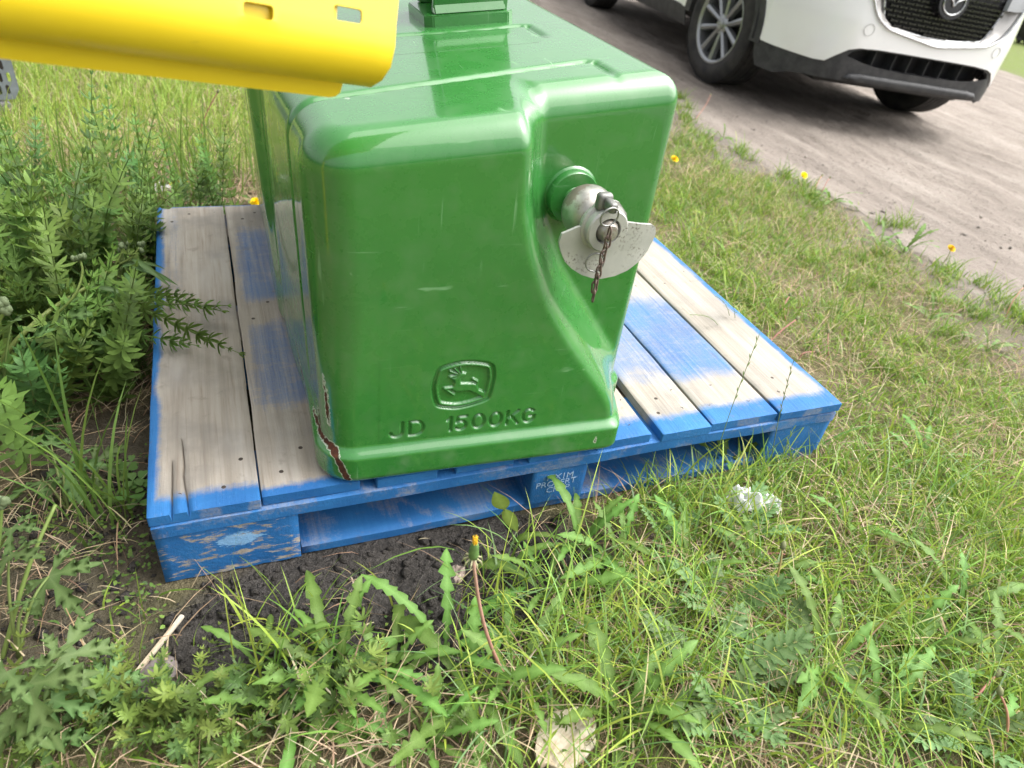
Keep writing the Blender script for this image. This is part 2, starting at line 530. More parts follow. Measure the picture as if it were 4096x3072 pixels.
def w_sdf(x, y, z):
    e = 0.002
    f0 = w_front(x, z)
    fx = (w_front(x + e, z) - f0) / e; fz = (w_front(x, z + e) - f0) / e
    fx = np.clip(fx, -2.5, 2.5); fz = np.clip(fz, -2.5, 2.5)
    front = (f0 - y) / np.sqrt(1 + fx * fx + fz * fz)
    bul = sstep(0.44, 0.49, y) * (1 - sstep(0.62, 0.67, y))
    left = 0.240 - 0.013 * sstep(0.10, 0.40, y) - 0.026 * (z - 0.2) - (0.006 + 0.03 * np.maximum(z - 0.2, 0)) * bul - x
    right = x - 0.757 + 0.01 * (z - 0.2)
    back = y - 1.030 + 0.02 * (z - 0.2)
    side = rint([front, left], 0.044 + 0.014 * sstep(0.24, 0.42, z))
    side = rint([side, right, back], 0.022)
    top = (z - w_top(x)) * 0.9923
    d = rint([side, top], 0.042)
    d = d - w_skirt(z) * (1 - 0.92 * sstep(0.04, 0.26, y) * (1 - sstep(0.5, 0.6, x)))
    d = rint([d, ZB - z], 0.016)
    up = sstep(0.22, 0.26, z)
    yg = 0.174 + 0.117 * (np.maximum(x, 0.25) - 0.363)
    g1 = np.exp(-((y - yg) / 0.0062) ** 2) * (1 - sstep(0.642, 0.66, x))
    g1b = np.exp(-((x - 0.655) / 0.0062) ** 2) * (1 - sstep(0.198, 0.212, y)) * sstep(0.115, 0.165, y) * sstep(0.6, 0.63, z)
    g2 = np.exp(-((y - 0.436) / 0.0062) ** 2) * (1 - sstep(0.632, 0.65, x))
    g2b = np.exp(-((x - 0.645) / 0.0062) ** 2) * (1 - sstep(0.430, 0.444, y)) * sstep(0.34, 0.38, y) * sstep(0.6, 0.63, z)
    g3 = 0.35 * sstep(0.322, 0.332, y) * (1 - sstep(0.41, 0.45, y)) * (1 - sstep(0.60, 0.64, x)) * sstep(0.6, 0.63, z)
    g4 = 0.8 * np.exp(-((y - 0.56) / 0.007) ** 2) * (1 - sstep(0.3, 0.34, x))
    return d + 0.0052 * up * np.maximum(np.maximum(np.maximum(g1, g1b), np.maximum(g2, g2b)), np.maximum(g3, g4))

def surface_net(fn, lo, hi, h):
    ax = [np.arange(lo[i], hi[i] + h, h) for i in range(3)]
    n = [len(a) for a in ax]
    D = np.empty(n, np.float32)
    for i0 in range(0, n[0], 16):
        xs = ax[0][i0:i0 + 16]
        D[i0:i0 + 16] = fn(xs[:, None, None], ax[1][None, :, None], ax[2][None, None, :])
    ins = D < 0
    cnt = np.zeros([m - 1 for m in n], np.int8)
    for a in (0, 1):
        for b in (0, 1):
            for c in (0, 1):
                cnt += ins[a:n[0] - 1 + a, b:n[1] - 1 + b, c:n[2] - 1 + c]
    act = (cnt > 0) & (cnt < 8)
    I = np.argwhere(act)
    idx = -np.ones(act.shape, np.int64); idx[act] = np.arange(len(I))
    acc = np.zeros((len(I), 3)); k = np.zeros(len(I))
    C = [(a, b, c) for a in (0, 1) for b in (0, 1) for c in (0, 1)]
    for p in C:
        for axn in range(3):
            if p[axn] == 1: continue
            q = list(p); q[axn] = 1
            va = D[I[:, 0] + p[0], I[:, 1] + p[1], I[:, 2] + p[2]].astype(float); vb = D[I[:, 0] + q[0], I[:, 1] + q[1], I[:, 2] + q[2]].astype(float)
            m = (va < 0) != (vb < 0)
            t = np.where(m, va / np.where(m, va - vb, 1), 0)
            pt = np.array(p, float)[None].repeat(len(I), 0); pt[:, axn] += t
            acc[m] += pt[m]; k[m] += 1
    P = (I + acc / k[:, None]) * h + np.array(lo)
    quads = []
    for axn in range(3):
        o1, o2 = [(1, 2), (2, 0), (0, 1)][axn]
        s0 = [slice(None)] * 3; s1 = [slice(None)] * 3
        s0[axn] = slice(0, -1); s1[axn] = slice(1, None)
        a = ins[tuple(s0)]; b = ins[tuple(s1)]
        E = np.argwhere(a != b)
        ok = (E[:, o1] > 0) & (E[:, o2] > 0) & (E[:, o1] < n[o1] - 1) & (E[:, o2] < n[o2] - 1)
        E = E[ok]; sgn = a[tuple(E.T)]
        def cell(d1, d2):
            c = E.copy(); c[:, o1] -= d1; c[:, o2] -= d2
            return idx[tuple(c.T)]
        q = np.stack([cell(1, 1), cell(0, 1), cell(0, 0), cell(1, 0)], 1)
        q[~sgn] = q[~sgn][:, ::-1]
        quads.append(q)
    return P, np.concatenate(quads)

def sdf_grad(fn, P, e=0.0015):
    g = np.stack([fn(P[:, 0] + e * (i == 0), P[:, 1] + e * (i == 1), P[:, 2] + e * (i == 2)) - fn(P[:, 0] - e * (i == 0), P[:, 1] - e * (i == 1), P[:, 2] - e * (i == 2)) for i in range(3)], 1) / (2 * e)
    return g
WP, WQ = surface_net(w_sdf, (0.19, -0.035, 0.125), (0.79, 1.06, 0.74), 0.005)
for _ in range(2):
    d = w_sdf(WP[:, 0], WP[:, 1], WP[:, 2]); g_ = sdf_grad(w_sdf, WP)
    WP = WP - np.clip(d / np.maximum((g_ ** 2).sum(1), 0.2), -0.003, 0.003)[:, None] * g_
WN = sdf_grad(w_sdf, WP); WN /= np.linalg.norm(WN, axis=1)[:, None]

# emblem and lettering, cut 3 mm into the end face
PX0, PX1, PZ0, PZ1 = 0.314, 0.566, 0.2070, 0.352
inr = (WP[:, 0] > PX0 + 0.006) & (WP[:, 0] < PX1 - 0.006) & (WP[:, 2] > PZ0 + 0.004) & (WP[:, 2] < PZ1 - 0.006) & (WP[:, 1] < 0.05)
WQ = WQ[~inr[WQ].all(1)]

# rust where the paint has chipped off: (x, y, z) strokes on the surface with radii
CHIPS = [
    ((0.2319, 0.2754, 0.2148), (0.2329, 0.2368, 0.1846), 0.004, 0.005), ((0.2329, 0.2368, 0.1846), (0.2332, 0.1755, 0.1730), 0.007, 0.005),
    ((0.2364, 0.1183, 0.1987), (0.2382, 0.0642, 0.2018), 0.002, 0.006), ((0.2382, 0.0642, 0.2018), (0.2437, 0.0347, 0.2035), 0.008, 0.008),
    ((0.2437, 0.0347, 0.2035), (0.2520, 0.0174, 0.1992), 0.008, 0.010), ((0.2520, 0.0174, 0.1992), (0.2538, 0.0062, 0.1909), 0.009, 0.007),
    ((0.2538, 0.0062, 0.1909), (0.2605, 0.0013, 0.1711), 0.007, 0.008), ((0.2605, 0.0013, 0.1711), (0.2677, -0.0014, 0.1524), 0.009, 0.007),
    ((0.2440, 0.0398, 0.3243), (0.2468, 0.0330, 0.2894), 0.002, 0.005), ((0.2468, 0.0330, 0.2894), (0.2484, 0.0289, 0.2383), 0.006, 0.004),
    ((0.6611, -0.0221, 0.1790), (0.6619, -0.0223, 0.1670), 0.001, 0.003), ((0.3530, 0.0119, 0.5849), (0.3535, 0.0119, 0.5849), -0.001, -0.001),
    ((0.4262, 0.0113, 0.6385), (0.4262, 0.0113, 0.6400), -0.0005, 0.0), ((0.300, 0.150, 0.648), (0.303, 0.150, 0.648), 0.002, 0.002)]
def chip_attr(P):
    best = np.full(len(P), 1.0)
    for A, B, ra, rb in CHIPS:
        A = np.array(A); B = np.array(B); d = B - A
        t = np.clip(((P - A) @ d) / max(d @ d, 1e-9), 0, 1)
        q = np.linalg.norm(P - A - t[:, None] * d, axis=1) - (ra + (rb - ra) * t) * 0.58
        best = np.minimum(best, q)
    return best
t = NT('green_paint')
c = t.coord('Object')
chipd = t.attr('chip')
edge = t.noise(c, 120, 5, 0.65)
chipv = t.math('ADD', chipd, t.math('MULTIPLY', t.math('SUBTRACT', edge, 0.5), 0.012))
chip = t.mr(chipv, 0.0006, -0.0006)
rim = t.math('MULTIPLY', t.mr(chipv, 0.0020, 0.0011), t.math('SUBTRACT', 1.0, chip))
big = t.noise(c, 3.5, 4, 0.6); mid = t.noise(c, 24, 4, 0.6)
green = t.ramp(big, [(0.3, (0.026, 0.158, 0.028)), (0.7, (0.032, 0.184, 0.033))])
# scuffs and hairline scratches
sc1 = t.noise(t.mapping(c, (9, 9, 160), rot=(0, R(12), 0)), 1.0, 3, 0.6)
sc2 = t.noise(t.mapping(c, (150, 10, 7), rot=(0, R(38), R(8))), 1.0, 3, 0.6)
sc3 = t.noise(t.mapping(c, (6, 130, 40), rot=(R(20), 0, R(-25))), 1.0, 3, 0.6)
zone = t.mr(t.noise(c, 5.5, 3, 0.6), 0.40, 0.58)
scr = t.math('MAXIMUM', t.math('MAXIMUM', t.mr(sc1, 0.665, 0.73), t.mr(sc2, 0.675, 0.74)), t.mr(sc3, 0.67, 0.73))
scr = t.math('MULTIPLY', scr, zone)
speck = t.mr(t.voro(t.mapping(c, (1, 1, 1)), 55), 0.055, 0.02)
speck = t.math('MULTIPLY', speck, t.mr(t.noise(c, 9, 2), 0.58, 0.68))
sepz = t.new('ShaderNodeSeparateXYZ'); t.l.new(c, sepz.inputs[0])
dust = t.math('MULTIPLY', t.mr(mid, 0.45, 0.8), t.math('ADD', 0.09, t.mr(sepz.outputs[2], 0.23, 0.145, 0, 0.16)))
green = t.mix(dust, green, (0.30, 0.36, 0.27))
green = t.mix(t.math('MULTIPLY', scr, 0.45), green, (0.22, 0.42, 0.22))
green = t.mix(t.math('MULTIPLY', speck, 0.6), green, (0.42, 0.5, 0.40))
rustc = t.ramp(t.noise(c, 160, 5, 0.7), [(0.3, (0.020, 0.012, 0.009)), (0.55, (0.075, 0.024, 0.012)), (0.8, (0.17, 0.065, 0.035))])
colr = t.mix(rim, green, (0.40, 0.46, 0.36))
colr = t.mix(chip, colr, rustc)
rough = t.math('ADD', t.mr(mid, 0.3, 0.8, 0.24, 0.36), t.math('MULTIPLY', scr, 0.2))
coat = t.math('MULTIPLY', t.math('SUBTRACT', 1.0, chip), 0.85)
orange = t.noise(c, 300, 2)
h = t.math('ADD', t.math('MULTIPLY', orange, 0.03), t.math('MULTIPLY', t.noise(c, 14, 2), 0.10))
h = t.math('SUBTRACT', h, t.math('MULTIPLY', chip, 0.9))
nrm = t.bump(h, 0.35, 0.0022)
t.set(color=colr, rough=t.math('MAXIMUM', rough, t.math('MULTIPLY', chip, 0.9)), coat=coat, coatr=t.math('ADD', t.mr(mid, 0.3, 0.8, 0.035, 0.09), t.math('MULTIPLY', scr, 0.2)), normal=nrm, coatn=nrm, spec=0.35)
t.b.inputs['Coat IOR'].default_value = 1.65
M_GREEN = t.m
weight = empty('ballast_weight', (0.49, 0.48, ZB))
tag(weight, 'glossy green cast ballast weight standing on the blue pallet', 'tractor weight')
def wlink(name, me, mat, par=None):
    o = link(name, me, mat, par or weight)
    o.matrix_parent_inverse = Matrix.Translation((-0.49, -0.48, -ZB)) if par is None else Matrix()
    return o
me = mesh_np('body', WP, [WQ], smooth=True, attrs={'chip': chip_attr(WP)})
me.normals_split_custom_set_from_vertices(WN.tolist())
w_body = wlink('body', me, M_GREEN)

def seg_arc(cx, cy, rx, ry, a0, a1, n=12):
    return [(cx + rx * math.cos(R(a0 + (a1 - a0) * i / n)), cy + ry * math.sin(R(a0 + (a1 - a0) * i / n))) for i in range(n + 1)]
GLY = {
 'J': [[(0.78, 1), (0.78, 0.3)] + seg_arc(0.42, 0.30, 0.36, 0.30, 0, -180)],
 'D': [[(0.05, 0), (0.05, 1), (0.45, 1)] + seg_arc(0.45, 0.5, 0.45, 0.5, 90, -90) + [(0.05, 0)]],
 '1': [[(0.05, 0.80), (0.35, 1), (0.35, 0)]],
 '5': [[(0.85, 1), (0.22, 1), (0.14, 0.55)] + seg_arc(0.45, 0.32, 0.40, 0.32, 120, -150)],
 '0': [seg_arc(0.48, 0.5, 0.43, 0.5, 0, 360, 24)],
 'K': [[(0.08, 0), (0.08, 1)], [(0.82, 1), (0.08, 0.40)], [(0.36, 0.62), (0.85, 0)]],
 'G': [seg_arc(0.48, 0.5, 0.43, 0.5, 48, 335, 22) + [(0.90, 0.45), (0.55, 0.45)]],
}
def z_base(x): return LET_Z0 + LET_SL * (x - 0.327)
LET_Z0, LET_SL, LET_H = 0.2160, 0.0, 0.0250
letters = [('J', 0.3290, 0.0235), ('D', 0.3570, 0.0235), ('1', 0.4135, 0.0170), ('5', 0.4260, 0.0200), ('0', 0.4525, 0.0205), ('0', 0.4795, 0.0205), ('K', 0.5060, 0.0230), ('G', 0.5325, 0.0215)]
hx = np.arange(PX0, PX1 + 1e-6, 0.0011); hz = np.arange(PZ0, PZ1 + 1e-6, 0.0011)
HX, HZ = np.meshgrid(hx, hz, indexing='ij')
depth = np.zeros_like(HX)
for ch, x0, w in letters:
    for st in GLY[ch]:
        pl = [(x0 + a * w, z_base(x0 + a * w) + b * LET_H) for a, b in st]
        m = (HX > x0 - 0.01) & (HX < x0 + w + 0.01) & (HZ < 0.256)
        dd = pdist(pl, HX[m], HZ[m], closed=False)
        depth[m] = np.maximum(depth[m], 0.0038 * (1 - sstep(0.0002, 0.0034, dd)))
EMB = dict(
    outline=[(0.3949, 0.3318), (0.4099, 0.3386), (0.433, 0.3417), (0.457, 0.3382), (0.4752, 0.3306), (0.4806, 0.3119), (0.4803, 0.2959), (0.478, 0.2781), (0.4736, 0.2669), (0.4535, 0.2594), (0.4304, 0.2556), (0.4126, 0.2576), (0.3961, 0.2642), (0.39, 0.2789), (0.3871, 0.2984), (0.3893, 0.317)],
    solid=[[(0.4289, 0.3103), (0.4296, 0.3012), (0.4493, 0.299), (0.4542, 0.2964), (0.4578, 0.287), (0.4658, 0.2825), (0.4691, 0.2766), (0.4661, 0.272), (0.4551, 0.28), (0.4428, 0.2875), (0.424, 0.2877), (0.4177, 0.2909), (0.4208, 0.3033), (0.4192, 0.3083), (0.415, 0.3111), (0.4221, 0.3131), (0.4266, 0.3153), (0.4282, 0.319), (0.4328, 0.3198), (0.4379, 0.3172), (0.434, 0.3134)]],
    strokes=[([(0.4188, 0.2948), (0.4069, 0.2942), (0.4218, 0.2812)], 0.0016), ([(0.4542, 0.2972), (0.4551, 0.3016), (0.4479, 0.3067)], 0.0013), ([(0.4272, 0.3152), (0.4129, 0.3137)], 0.0011), ([(0.4278, 0.316), (0.4128, 0.3238)], 0.0011), ([(0.4291, 0.3166), (0.419, 0.3281)], 0.0011), ([(0.4304, 0.3173), (0.4275, 0.3288)], 0.0011), ([(0.4633, 0.2798), (0.4682, 0.2726)], 0.0016)])
out = smooth_poly(EMB['outline'][:], 8)
so = np.where(pip(out, HX, HZ), -1, 1) * pdist(out, HX, HZ)
rec = 0.0046 * sstep(0.0008, -0.0022, so)
rimr = 0.0046 * sstep(-0.0052, -0.0062, so) * sstep(-0.0105, -0.0090, so)
emb = np.maximum(rec - rimr * 1.05, 0)
emb = emb + 0.0004 * (fbm(HX * 420, HZ * 420, 5, 2) - 0.5) * (so < -0.0105)
body_d = np.full(HX.shape, 1.0)
for poly in EMB['solid']:
    s_ = np.where(pip(poly, HX, HZ), -1, 1) * pdist(poly, HX, HZ); body_d = np.minimum(body_d, s_)
for st, wd in EMB['strokes']:
    body_d = np.minimum(body_d, pdist(st, HX, HZ, closed=False) - wd)
emb = emb - 0.0042 * sstep(0.0011, -0.0010, body_d) * (so < -0.0100)
depth = np.maximum(depth, np.where(so < 0.001, np.maximum(emb, 0), 0))
HY = w_front(HX, HZ) - w_skirt(HZ) + depth - 0.0003
PV = np.stack([HX.ravel(), HY.ravel(), HZ.ravel()], 1)
isl = HZ < 0.2505 + 0 * HX
nx_, nz_ = HX.shape
cut = int(np.argmin(np.abs(hz - 0.2490)))
def sub_panel(name, j0, j1):
    sx, sz, sy = HX[:, j0:j1 + 1], HZ[:, j0:j1 + 1], HY[:, j0:j1 + 1]
    v = np.stack([sx.ravel(), sy.ravel(), sz.ravel()], 1)
    return mesh_np(name, v, [grid_faces(nx_, j1 - j0 + 1)], smooth=True, attrs={'chip': chip_attr(v)})
o = wlink('engraved_lettering', sub_panel('engraved_lettering', 0, cut), M_GREEN)
o['label'] = 'engraved letters JD 1500KG above the base ledge'
o = wlink('emblem', sub_panel('emblem', cut, nz_ - 1), M_GREEN)
o['label'] = 'leaping deer emblem cast into the green end face'

# ---- top bracket: welded foot plate and hollow post
def wsolid(name, bm, mat, smooth=None, par=None):
    me = bpy.data.meshes.new(name)
    bmesh.ops.recalc_face_normals(bm, faces=bm.faces); bm.to_mesh(me); bm.free()
    if smooth is not None:
        for pl in me.polygons: pl.use_smooth = True
        if smooth < 180: me.set_sharp_from_angle(angle=R(smooth))
    n = len(me.vertices)
    if mat is M_GREEN:
        at = me.attributes.new('chip', 'FLOAT', 'POINT'); at.data.foreach_set('value', np.ones(n, np.float32))
    return wlink(name, me, mat, par)
TS = math.atan(0.125)
MV = Matrix.Translation((0.560, 0.531, w_top(0.560)))
MT = MV @ Matrix.Rotation(-TS, 4, 'Y')
bm = bmesh.new()
pw, pd, cc = 0.0765, 0.066, 0.012
ring = [(-pw + cc, -pd), (pw - cc, -pd), (pw, -pd + cc), (pw, pd - cc), (pw - cc, pd), (-pw + cc, pd), (-pw, pd - cc), (-pw, -pd + cc)]
lo_ = [bm.verts.new(MT @ Vector((a, b, -0.002))) for a, b in ring]; hi_ = [bm.verts.new(MT @ Vector((a, b, 0.0165))) for a, b in ring]
bm.faces.new(lo_[::-1]); bm.faces.new(hi_)
for i in range(8): bm.faces.new((lo_[i], lo_[(i + 1) % 8], hi_[(i + 1) % 8], hi_[i]))
bmesh.ops.bevel(bm, geom=[e for e in bm.edges], offset=0.0018, segments=2, affect='EDGES')
bracket = wsolid('foot_plate', bm, M_GREEN, 30)
# weld fillet around the post
for (x0, x1, y0, y1) in ((-0.060, 0.064, -0.058, -0.040), (-0.060, 0.064, 0.040, 0.058)):
    bm = bmesh.new()
    vs = [(x0, y0, 0.0155), (x1, y0, 0.0155), (x1, y1, 0.0155), (x0, y1, 0.0155), (x0, (y0 + y1) / 2, 0.032), (x1, (y0 + y1) / 2, 0.032)]
    b = [bm.verts.new(MT @ Vector(v)) for v in vs]
    for f in ((0, 1, 5, 4), (1, 2, 5), (2, 3, 4, 5), (3, 0, 4), (3, 2, 1, 0)): bm.faces.new([b[i] for i in f])
    bmesh.ops.bevel(bm, geom=[e for e in bm.edges], offset=0.003, segments=2, affect='EDGES')
    wsolid('weld_bead', bm, M_GREEN, 60)
bm = bmesh.new()
box(bm, (-0.062, -0.050, 0.0105), (0.066, -0.038, 0.42), 0.003, 2, MV)
wsolid('post_plate', bm, M_GREEN, 30)
bm = bmesh.new()
box(bm, (-0.062, 0.038, 0.0105), (0.066, 0.050, 0.42), 0.003, 2, MV)
wsolid('post_plate', bm, M_GREEN, 30)
bm = bmesh.new()
box(bm, (-0.030, -0.0375, 0.0105), (0.058, 0.0375, 0.41), 0.003, 2, MV)
wsolid('post_core', bm, M_GREEN, 30)

# ---- lower-link pin: collar, ball, washer, locking wing plate
t = NT('pin_steel'); c = t.coord()
n1 = t.noise(c, 60, 5, 0.7); n2 = t.noise(c, 14, 3)
rmask = t.math('MAXIMUM', t.math('MULTIPLY', t.mr(n1, 0.46, 0.62), t.mr(n2, 0.40, 0.58)), t.mr(t.noise(c, 26, 4, 0.6), 0.52, 0.60, 0, 0.8))
cs = t.ramp(n1, [(0.3, (0.34, 0.33, 0.30)), (0.7, (0.52, 0.51, 0.475))])
t.set(color=t.mix(rmask, cs, (0.17, 0.13, 0.10)), metal=t.mr(rmask, 0, 1, 0.85, 0.35, 'LINEAR'), rough=t.mr(n1, 0.3, 0.7, 0.34, 0.55), normal=t.bump(n1, 0.12, 0.001))
M_STEEL = t.m
t = NT('zinc_plate'); c = t.coord()
n1 = t.noise(c, 220, 4, 0.7); n2 = t.noise(c, 22, 4)
sp = t.math('MULTIPLY', t.mr(n1, 0.52, 0.62), t.mr(n2, 0.46, 0.62))
cz = t.ramp(n2, [(0.25, (0.38, 0.38, 0.365)), (0.75, (0.52, 0.52, 0.50))])
t.set(color=t.mix(sp, cz, (0.17, 0.15, 0.13)), metal=0.45, rough=t.mr(n1, 0.3, 0.7, 0.42, 0.56), normal=t.bump(n1, 0.08, 0.0006))
M_ZINC = t.m
M_RUSTY = simple('rusty_chain', (0.12, 0.085, 0.07), 0.75, 0.4, 0.6, 90, 0.2)
AX = Vector((0.6025, 0.0, 0.5385))
MP = Matrix.Translation(AX) @ Matrix.Rotation(R(90), 4, 'X')     # local +Z -> world -Y
bm = bmesh.new()
lathe(bm, [(0.0, -0.06), (0.044, -0.135), (0.044, -0.106), (0.0410, -0.101), (0.0385, -0.099), (0.0375, -0.090), (0.036, -0.088), (0.0, -0.088)], 40, MP)
collar = wsolid('pin_collar', bm, M_GREEN, 40)
bm = bmesh.new()
r = 0.0370; prof = [(0.018, -0.074)]
for k in range(17):
    a = R(-68 + 136 * k / 16); prof.append((r * math.cos(a), -0.042 + r * math.sin(a)))
prof += [(0.0, -0.005)]
lathe(bm, prof, 44, MP)
wsolid('ball', bm, M_STEEL, 35)
# wing plate: outline read on the plate's own plane
WING = [(0.5446, 0.5242), (0.5437, 0.5168), (0.5482, 0.5045), (0.5562, 0.4901), (0.5675, 0.4800), (0.5837, 0.4701), (0.6012, 0.4640), (0.6146, 0.4622), (0.6356, 0.4649), (0.6540, 0.4718), (0.6727, 0.4846), (0.6829, 0.4969), (0.6895, 0.5157), (0.6898, 0.5235), (0.6864, 0.5322), (0.6784, 0.5371), (0.6376, 0.5433), (0.6330, 0.5560), (0.6180, 0.5720), (0.6000, 0.5770), (0.5850, 0.5700), (0.5760, 0.5550), (0.5740, 0.5415), (0.5638, 0.5388), (0.5458, 0.5300)]
hole = [(0.6025 + 0.017 * math.cos(a), 0.5385 + 0.017 * math.sin(a)) for a in np.linspace(0, 2 * math.pi, 20, endpoint=False)]
wing = panel('wing_plate', WING, [hole], lambda u, v: (u, -0.0035 - 0.25 * max(0, 0.50 - v) * 0.3 + 0.35 * max(0, abs(u - 0.61) - 0.05) ** 1.2, v), M_ZINC, None, 0.008, 0.0042, lambda u, v: (0, 1, 0), 30)
wing.parent = weight; wing.matrix_parent_inverse = Matrix.Translation((-0.49, -0.48, -ZB))
wing['label'] = 'silver wing shaped locking plate on the pin'
bm = bmesh.new()
lathe(bm, [(0.0165, -0.004), (0.032, -0.004), (0.0335, 0.002), (0.0325, 0.0045), (0.0295, 0.0055), (0.0295, 0.016), (0.0275, 0.0185), (0.0180, 0.0185), (0.0172, 0.0165), (0.0172, 0.004)], 44, MP)
wsolid('washer', bm, M_ZINC, 35)
bm = bmesh.new()
lathe(bm, [(0.0, -0.01), (0.0150, -0.01), (0.0150, 0.0165), (0.0105, 0.0245), (0.0, 0.0255)], 36, MP)
wsolid('pin_end', bm, M_STEEL, 35)
# lug carrying the split ring
bm = bmesh.new()
box(bm, (0.584, -0.012, 0.562), (0.605, 0.002, 0.586), 0.005, 3)
box(bm, (0.5905, -0.032, 0.568), (0.6015, -0.010, 0.582), 0.0035, 3)
wsolid('latch_lug', bm, simple('dark_steel', (0.20, 0.20, 0.19), 0.5, 0.7, 0.4, 90, 0.2), 60)

# ---- safety chain (hangs from the lug)
chain = empty('safety_chain', (0.5955, -0.034, 0.4400))
tag(chain, 'short rusty link chain with two split rings hanging from the silver pin', 'chain')
def ring_mesh(name, rx, rz, rad, n=24, stad=False):
    bm = bmesh.new()
    if stad:
        L = rz - rx; pts = []
        for k in range(9): a = R(0 + 180 * k / 8); pts.append((rx * math.cos(a), 0, L + rx * math.sin(a)))
        for k in range(9): a = R(180 + 180 * k / 8); pts.append((rx * math.cos(a), 0, -L + rx * math.sin(a)))
    else:
        pts = [(rx * math.cos(2 * math.pi * k / n), 0, rz * math.sin(2 * math.pi * k / n)) for k in range(n)]
    tube(bm, pts, rad, 6, closed=True)
    me = bpy.data.meshes.new(name); bmesh.ops.recalc_face_normals(bm, faces=bm.faces); bm.to_mesh(me); bm.free()
    for p_ in me.polygons: p_.use_smooth = True
    return me
m_ring = ring_mesh('split_ring', 0.0128, 0.0128, 0.0013); m_link = ring_mesh('chain_link', 0.0042, 0.0088, 0.00135, stad=True)
m_ring.materials.append(simple('ring_steel', (0.30, 0.30, 0.29), 0.4, 0.8, 0.2)); m_link.materials.append(M_RUSTY)
def chain_part(name, me, pos, rot):
    o = link(name, me, None, chain)
    o.location = Vector(pos) - chain.location; o.rotation_euler = rot
    return o
chain_part('split_ring', m_ring, (0.5900, -0.0335, 0.5660), (R(8), 0, R(5)))
chain_part('split_ring', m_ring, (0.5935, -0.0165, 0.4940), (R(-6), 0, R(-8)))
LK = [(0.5944, 0.5440), (0.5949, 0.5320), (0.5952, 0.5200), (0.5954, 0.5080), (0.5960, 0.4960), (0.5966, 0.4845), (0.5958, 0.4735), (0.5950, 0.4620), (0.5925, 0.4660), (0.5946, 0.4505)]
yy_ = [-0.034, -0.034, -0.031, -0.029, -0.027, -0.026, -0.026, -0.026, -0.031, -0.0295]
tw = [80, 8, 84, 15, 75, 20, 88, 10, 55, 70]
for (lx, lz), ly, a in zip(LK, yy_, tw):
    chain_part('chain_link', m_link, (lx, ly, lz), (R(random.uniform(-6, 6)), R(random.uniform(-10, 10)), R(a)))
# ================================================================ BLUE BLOCK PALLET
t = NT('pallet_wood')
c = t.coord('Object')
pn = t.attr('paint'); seed = t.attr('seed')
sv = t.new('ShaderNodeCombineXYZ'); t.put(sv.inputs[0], seed); t.put(sv.inputs[2], seed)
cs = t.mapping(c, (1, 1, 1), loc=sv.outputs[0])
gr1 = t.noise(t.mapping(cs, (42, 1.6, 42)), 1.0, 6, 0.62, 0.6)
gr2 = t.noise(t.mapping(cs, (160, 5, 160)), 1.0, 4, 0.65)
blot = t.noise(cs, 7, 5, 0.6); fine = t.noise(c, 260, 3, 0.7)
wood = t.ramp(gr1, [(0.25, (0.215, 0.185, 0.152)), (0.5, (0.330, 0.295, 0.252)), (0.75, (0.430, 0.396, 0.350))])
wood = t.mix(t.mr(gr2, 0.52, 0.72, 0, 0.55), wood, (0.20, 0.150, 0.110))
wood = t.mix(t.mr(blot, 0.45, 0.68, 0, 0.7), wood, (0.215, 0.200, 0.182))
wood = t.mix(t.mr(t.noise(t.mapping(cs, (9, 1.6, 9)), 1.6, 4), 0.5, 0.7, 0, 0.5), wood, (0.42, 0.40, 0.375))
wood = t.mix(t.mr(seed, 3.0, 8.0, 0.0, 0.2), wood, (0.34, 0.32, 0.295))
blue = t.ramp(blot, [(0.3, (0.012, 0.088, 0.27)), (0.7, (0.028, 0.155, 0.39))])
blue = t.mix(t.mr(fine, 0.62, 0.78, 0, 0.35), blue, (0.10, 0.22, 0.42))
pm = t.math('ADD', pn, t.math('MULTIPLY', t.math('SUBTRACT', t.math('ADD', t.math('MULTIPLY', gr2, 0.55), t.math('MULTIPLY', fine, 0.45)), 0.5), 0.95))
wr = t.noise(t.mapping(c, (0.45, 1, 1.7)), 42, 7, 0.72)
pm = t.math('SUBTRACT', pm, t.math('MULTIPLY', t.attr('wear'), t.mr(wr, 0.50, 0.60)))
pm = t.mr(pm, 0.16, 0.84, 0, 1, 'LINEAR')
colr = t.mix(pm, wood, blue)
smd = t.new('ShaderNodeVectorMath', operation='LENGTH'); t.l.new(t.mapping(c, (28, 60, 62), loc=(-3.1, 0, -4.1)), smd.inputs[0])
smm = t.math('MULTIPLY', t.mr(t.math('ADD', smd.outputs['Value'], t.math('MULTIPLY', t.math('SUBTRACT', wr, 0.5), 2.6)), 0.85, 0.7), t.mr(t.attr('wear'), 0.5, 0.6))
colr = t.mix(t.math('MULTIPLY', smm, 0.75), colr, (0.24, 0.44, 0.68))
colr = t.mix(t.mr(t.noise(c, 30, 4, 0.6), 0.60, 0.75, 0, 0.35), colr, (0.13, 0.11, 0.09))
t.set(color=colr, rough=t.mr(pm, 0, 1, 0.85, 0.62, 'LINEAR'), spec=0.3, normal=t.bump(t.math('ADD', gr2, t.math('ADD', t.math('MULTIPLY', gr1, 0.7), t.math('MULTIPLY', fine, 0.4))), 0.45, 0.003))
M_PALLET = t.m
pallet = empty('pallet', (0, 0, 0))
tag(pallet, 'weathered wooden pallet with blue painted edges under the green weight', 'pallet')

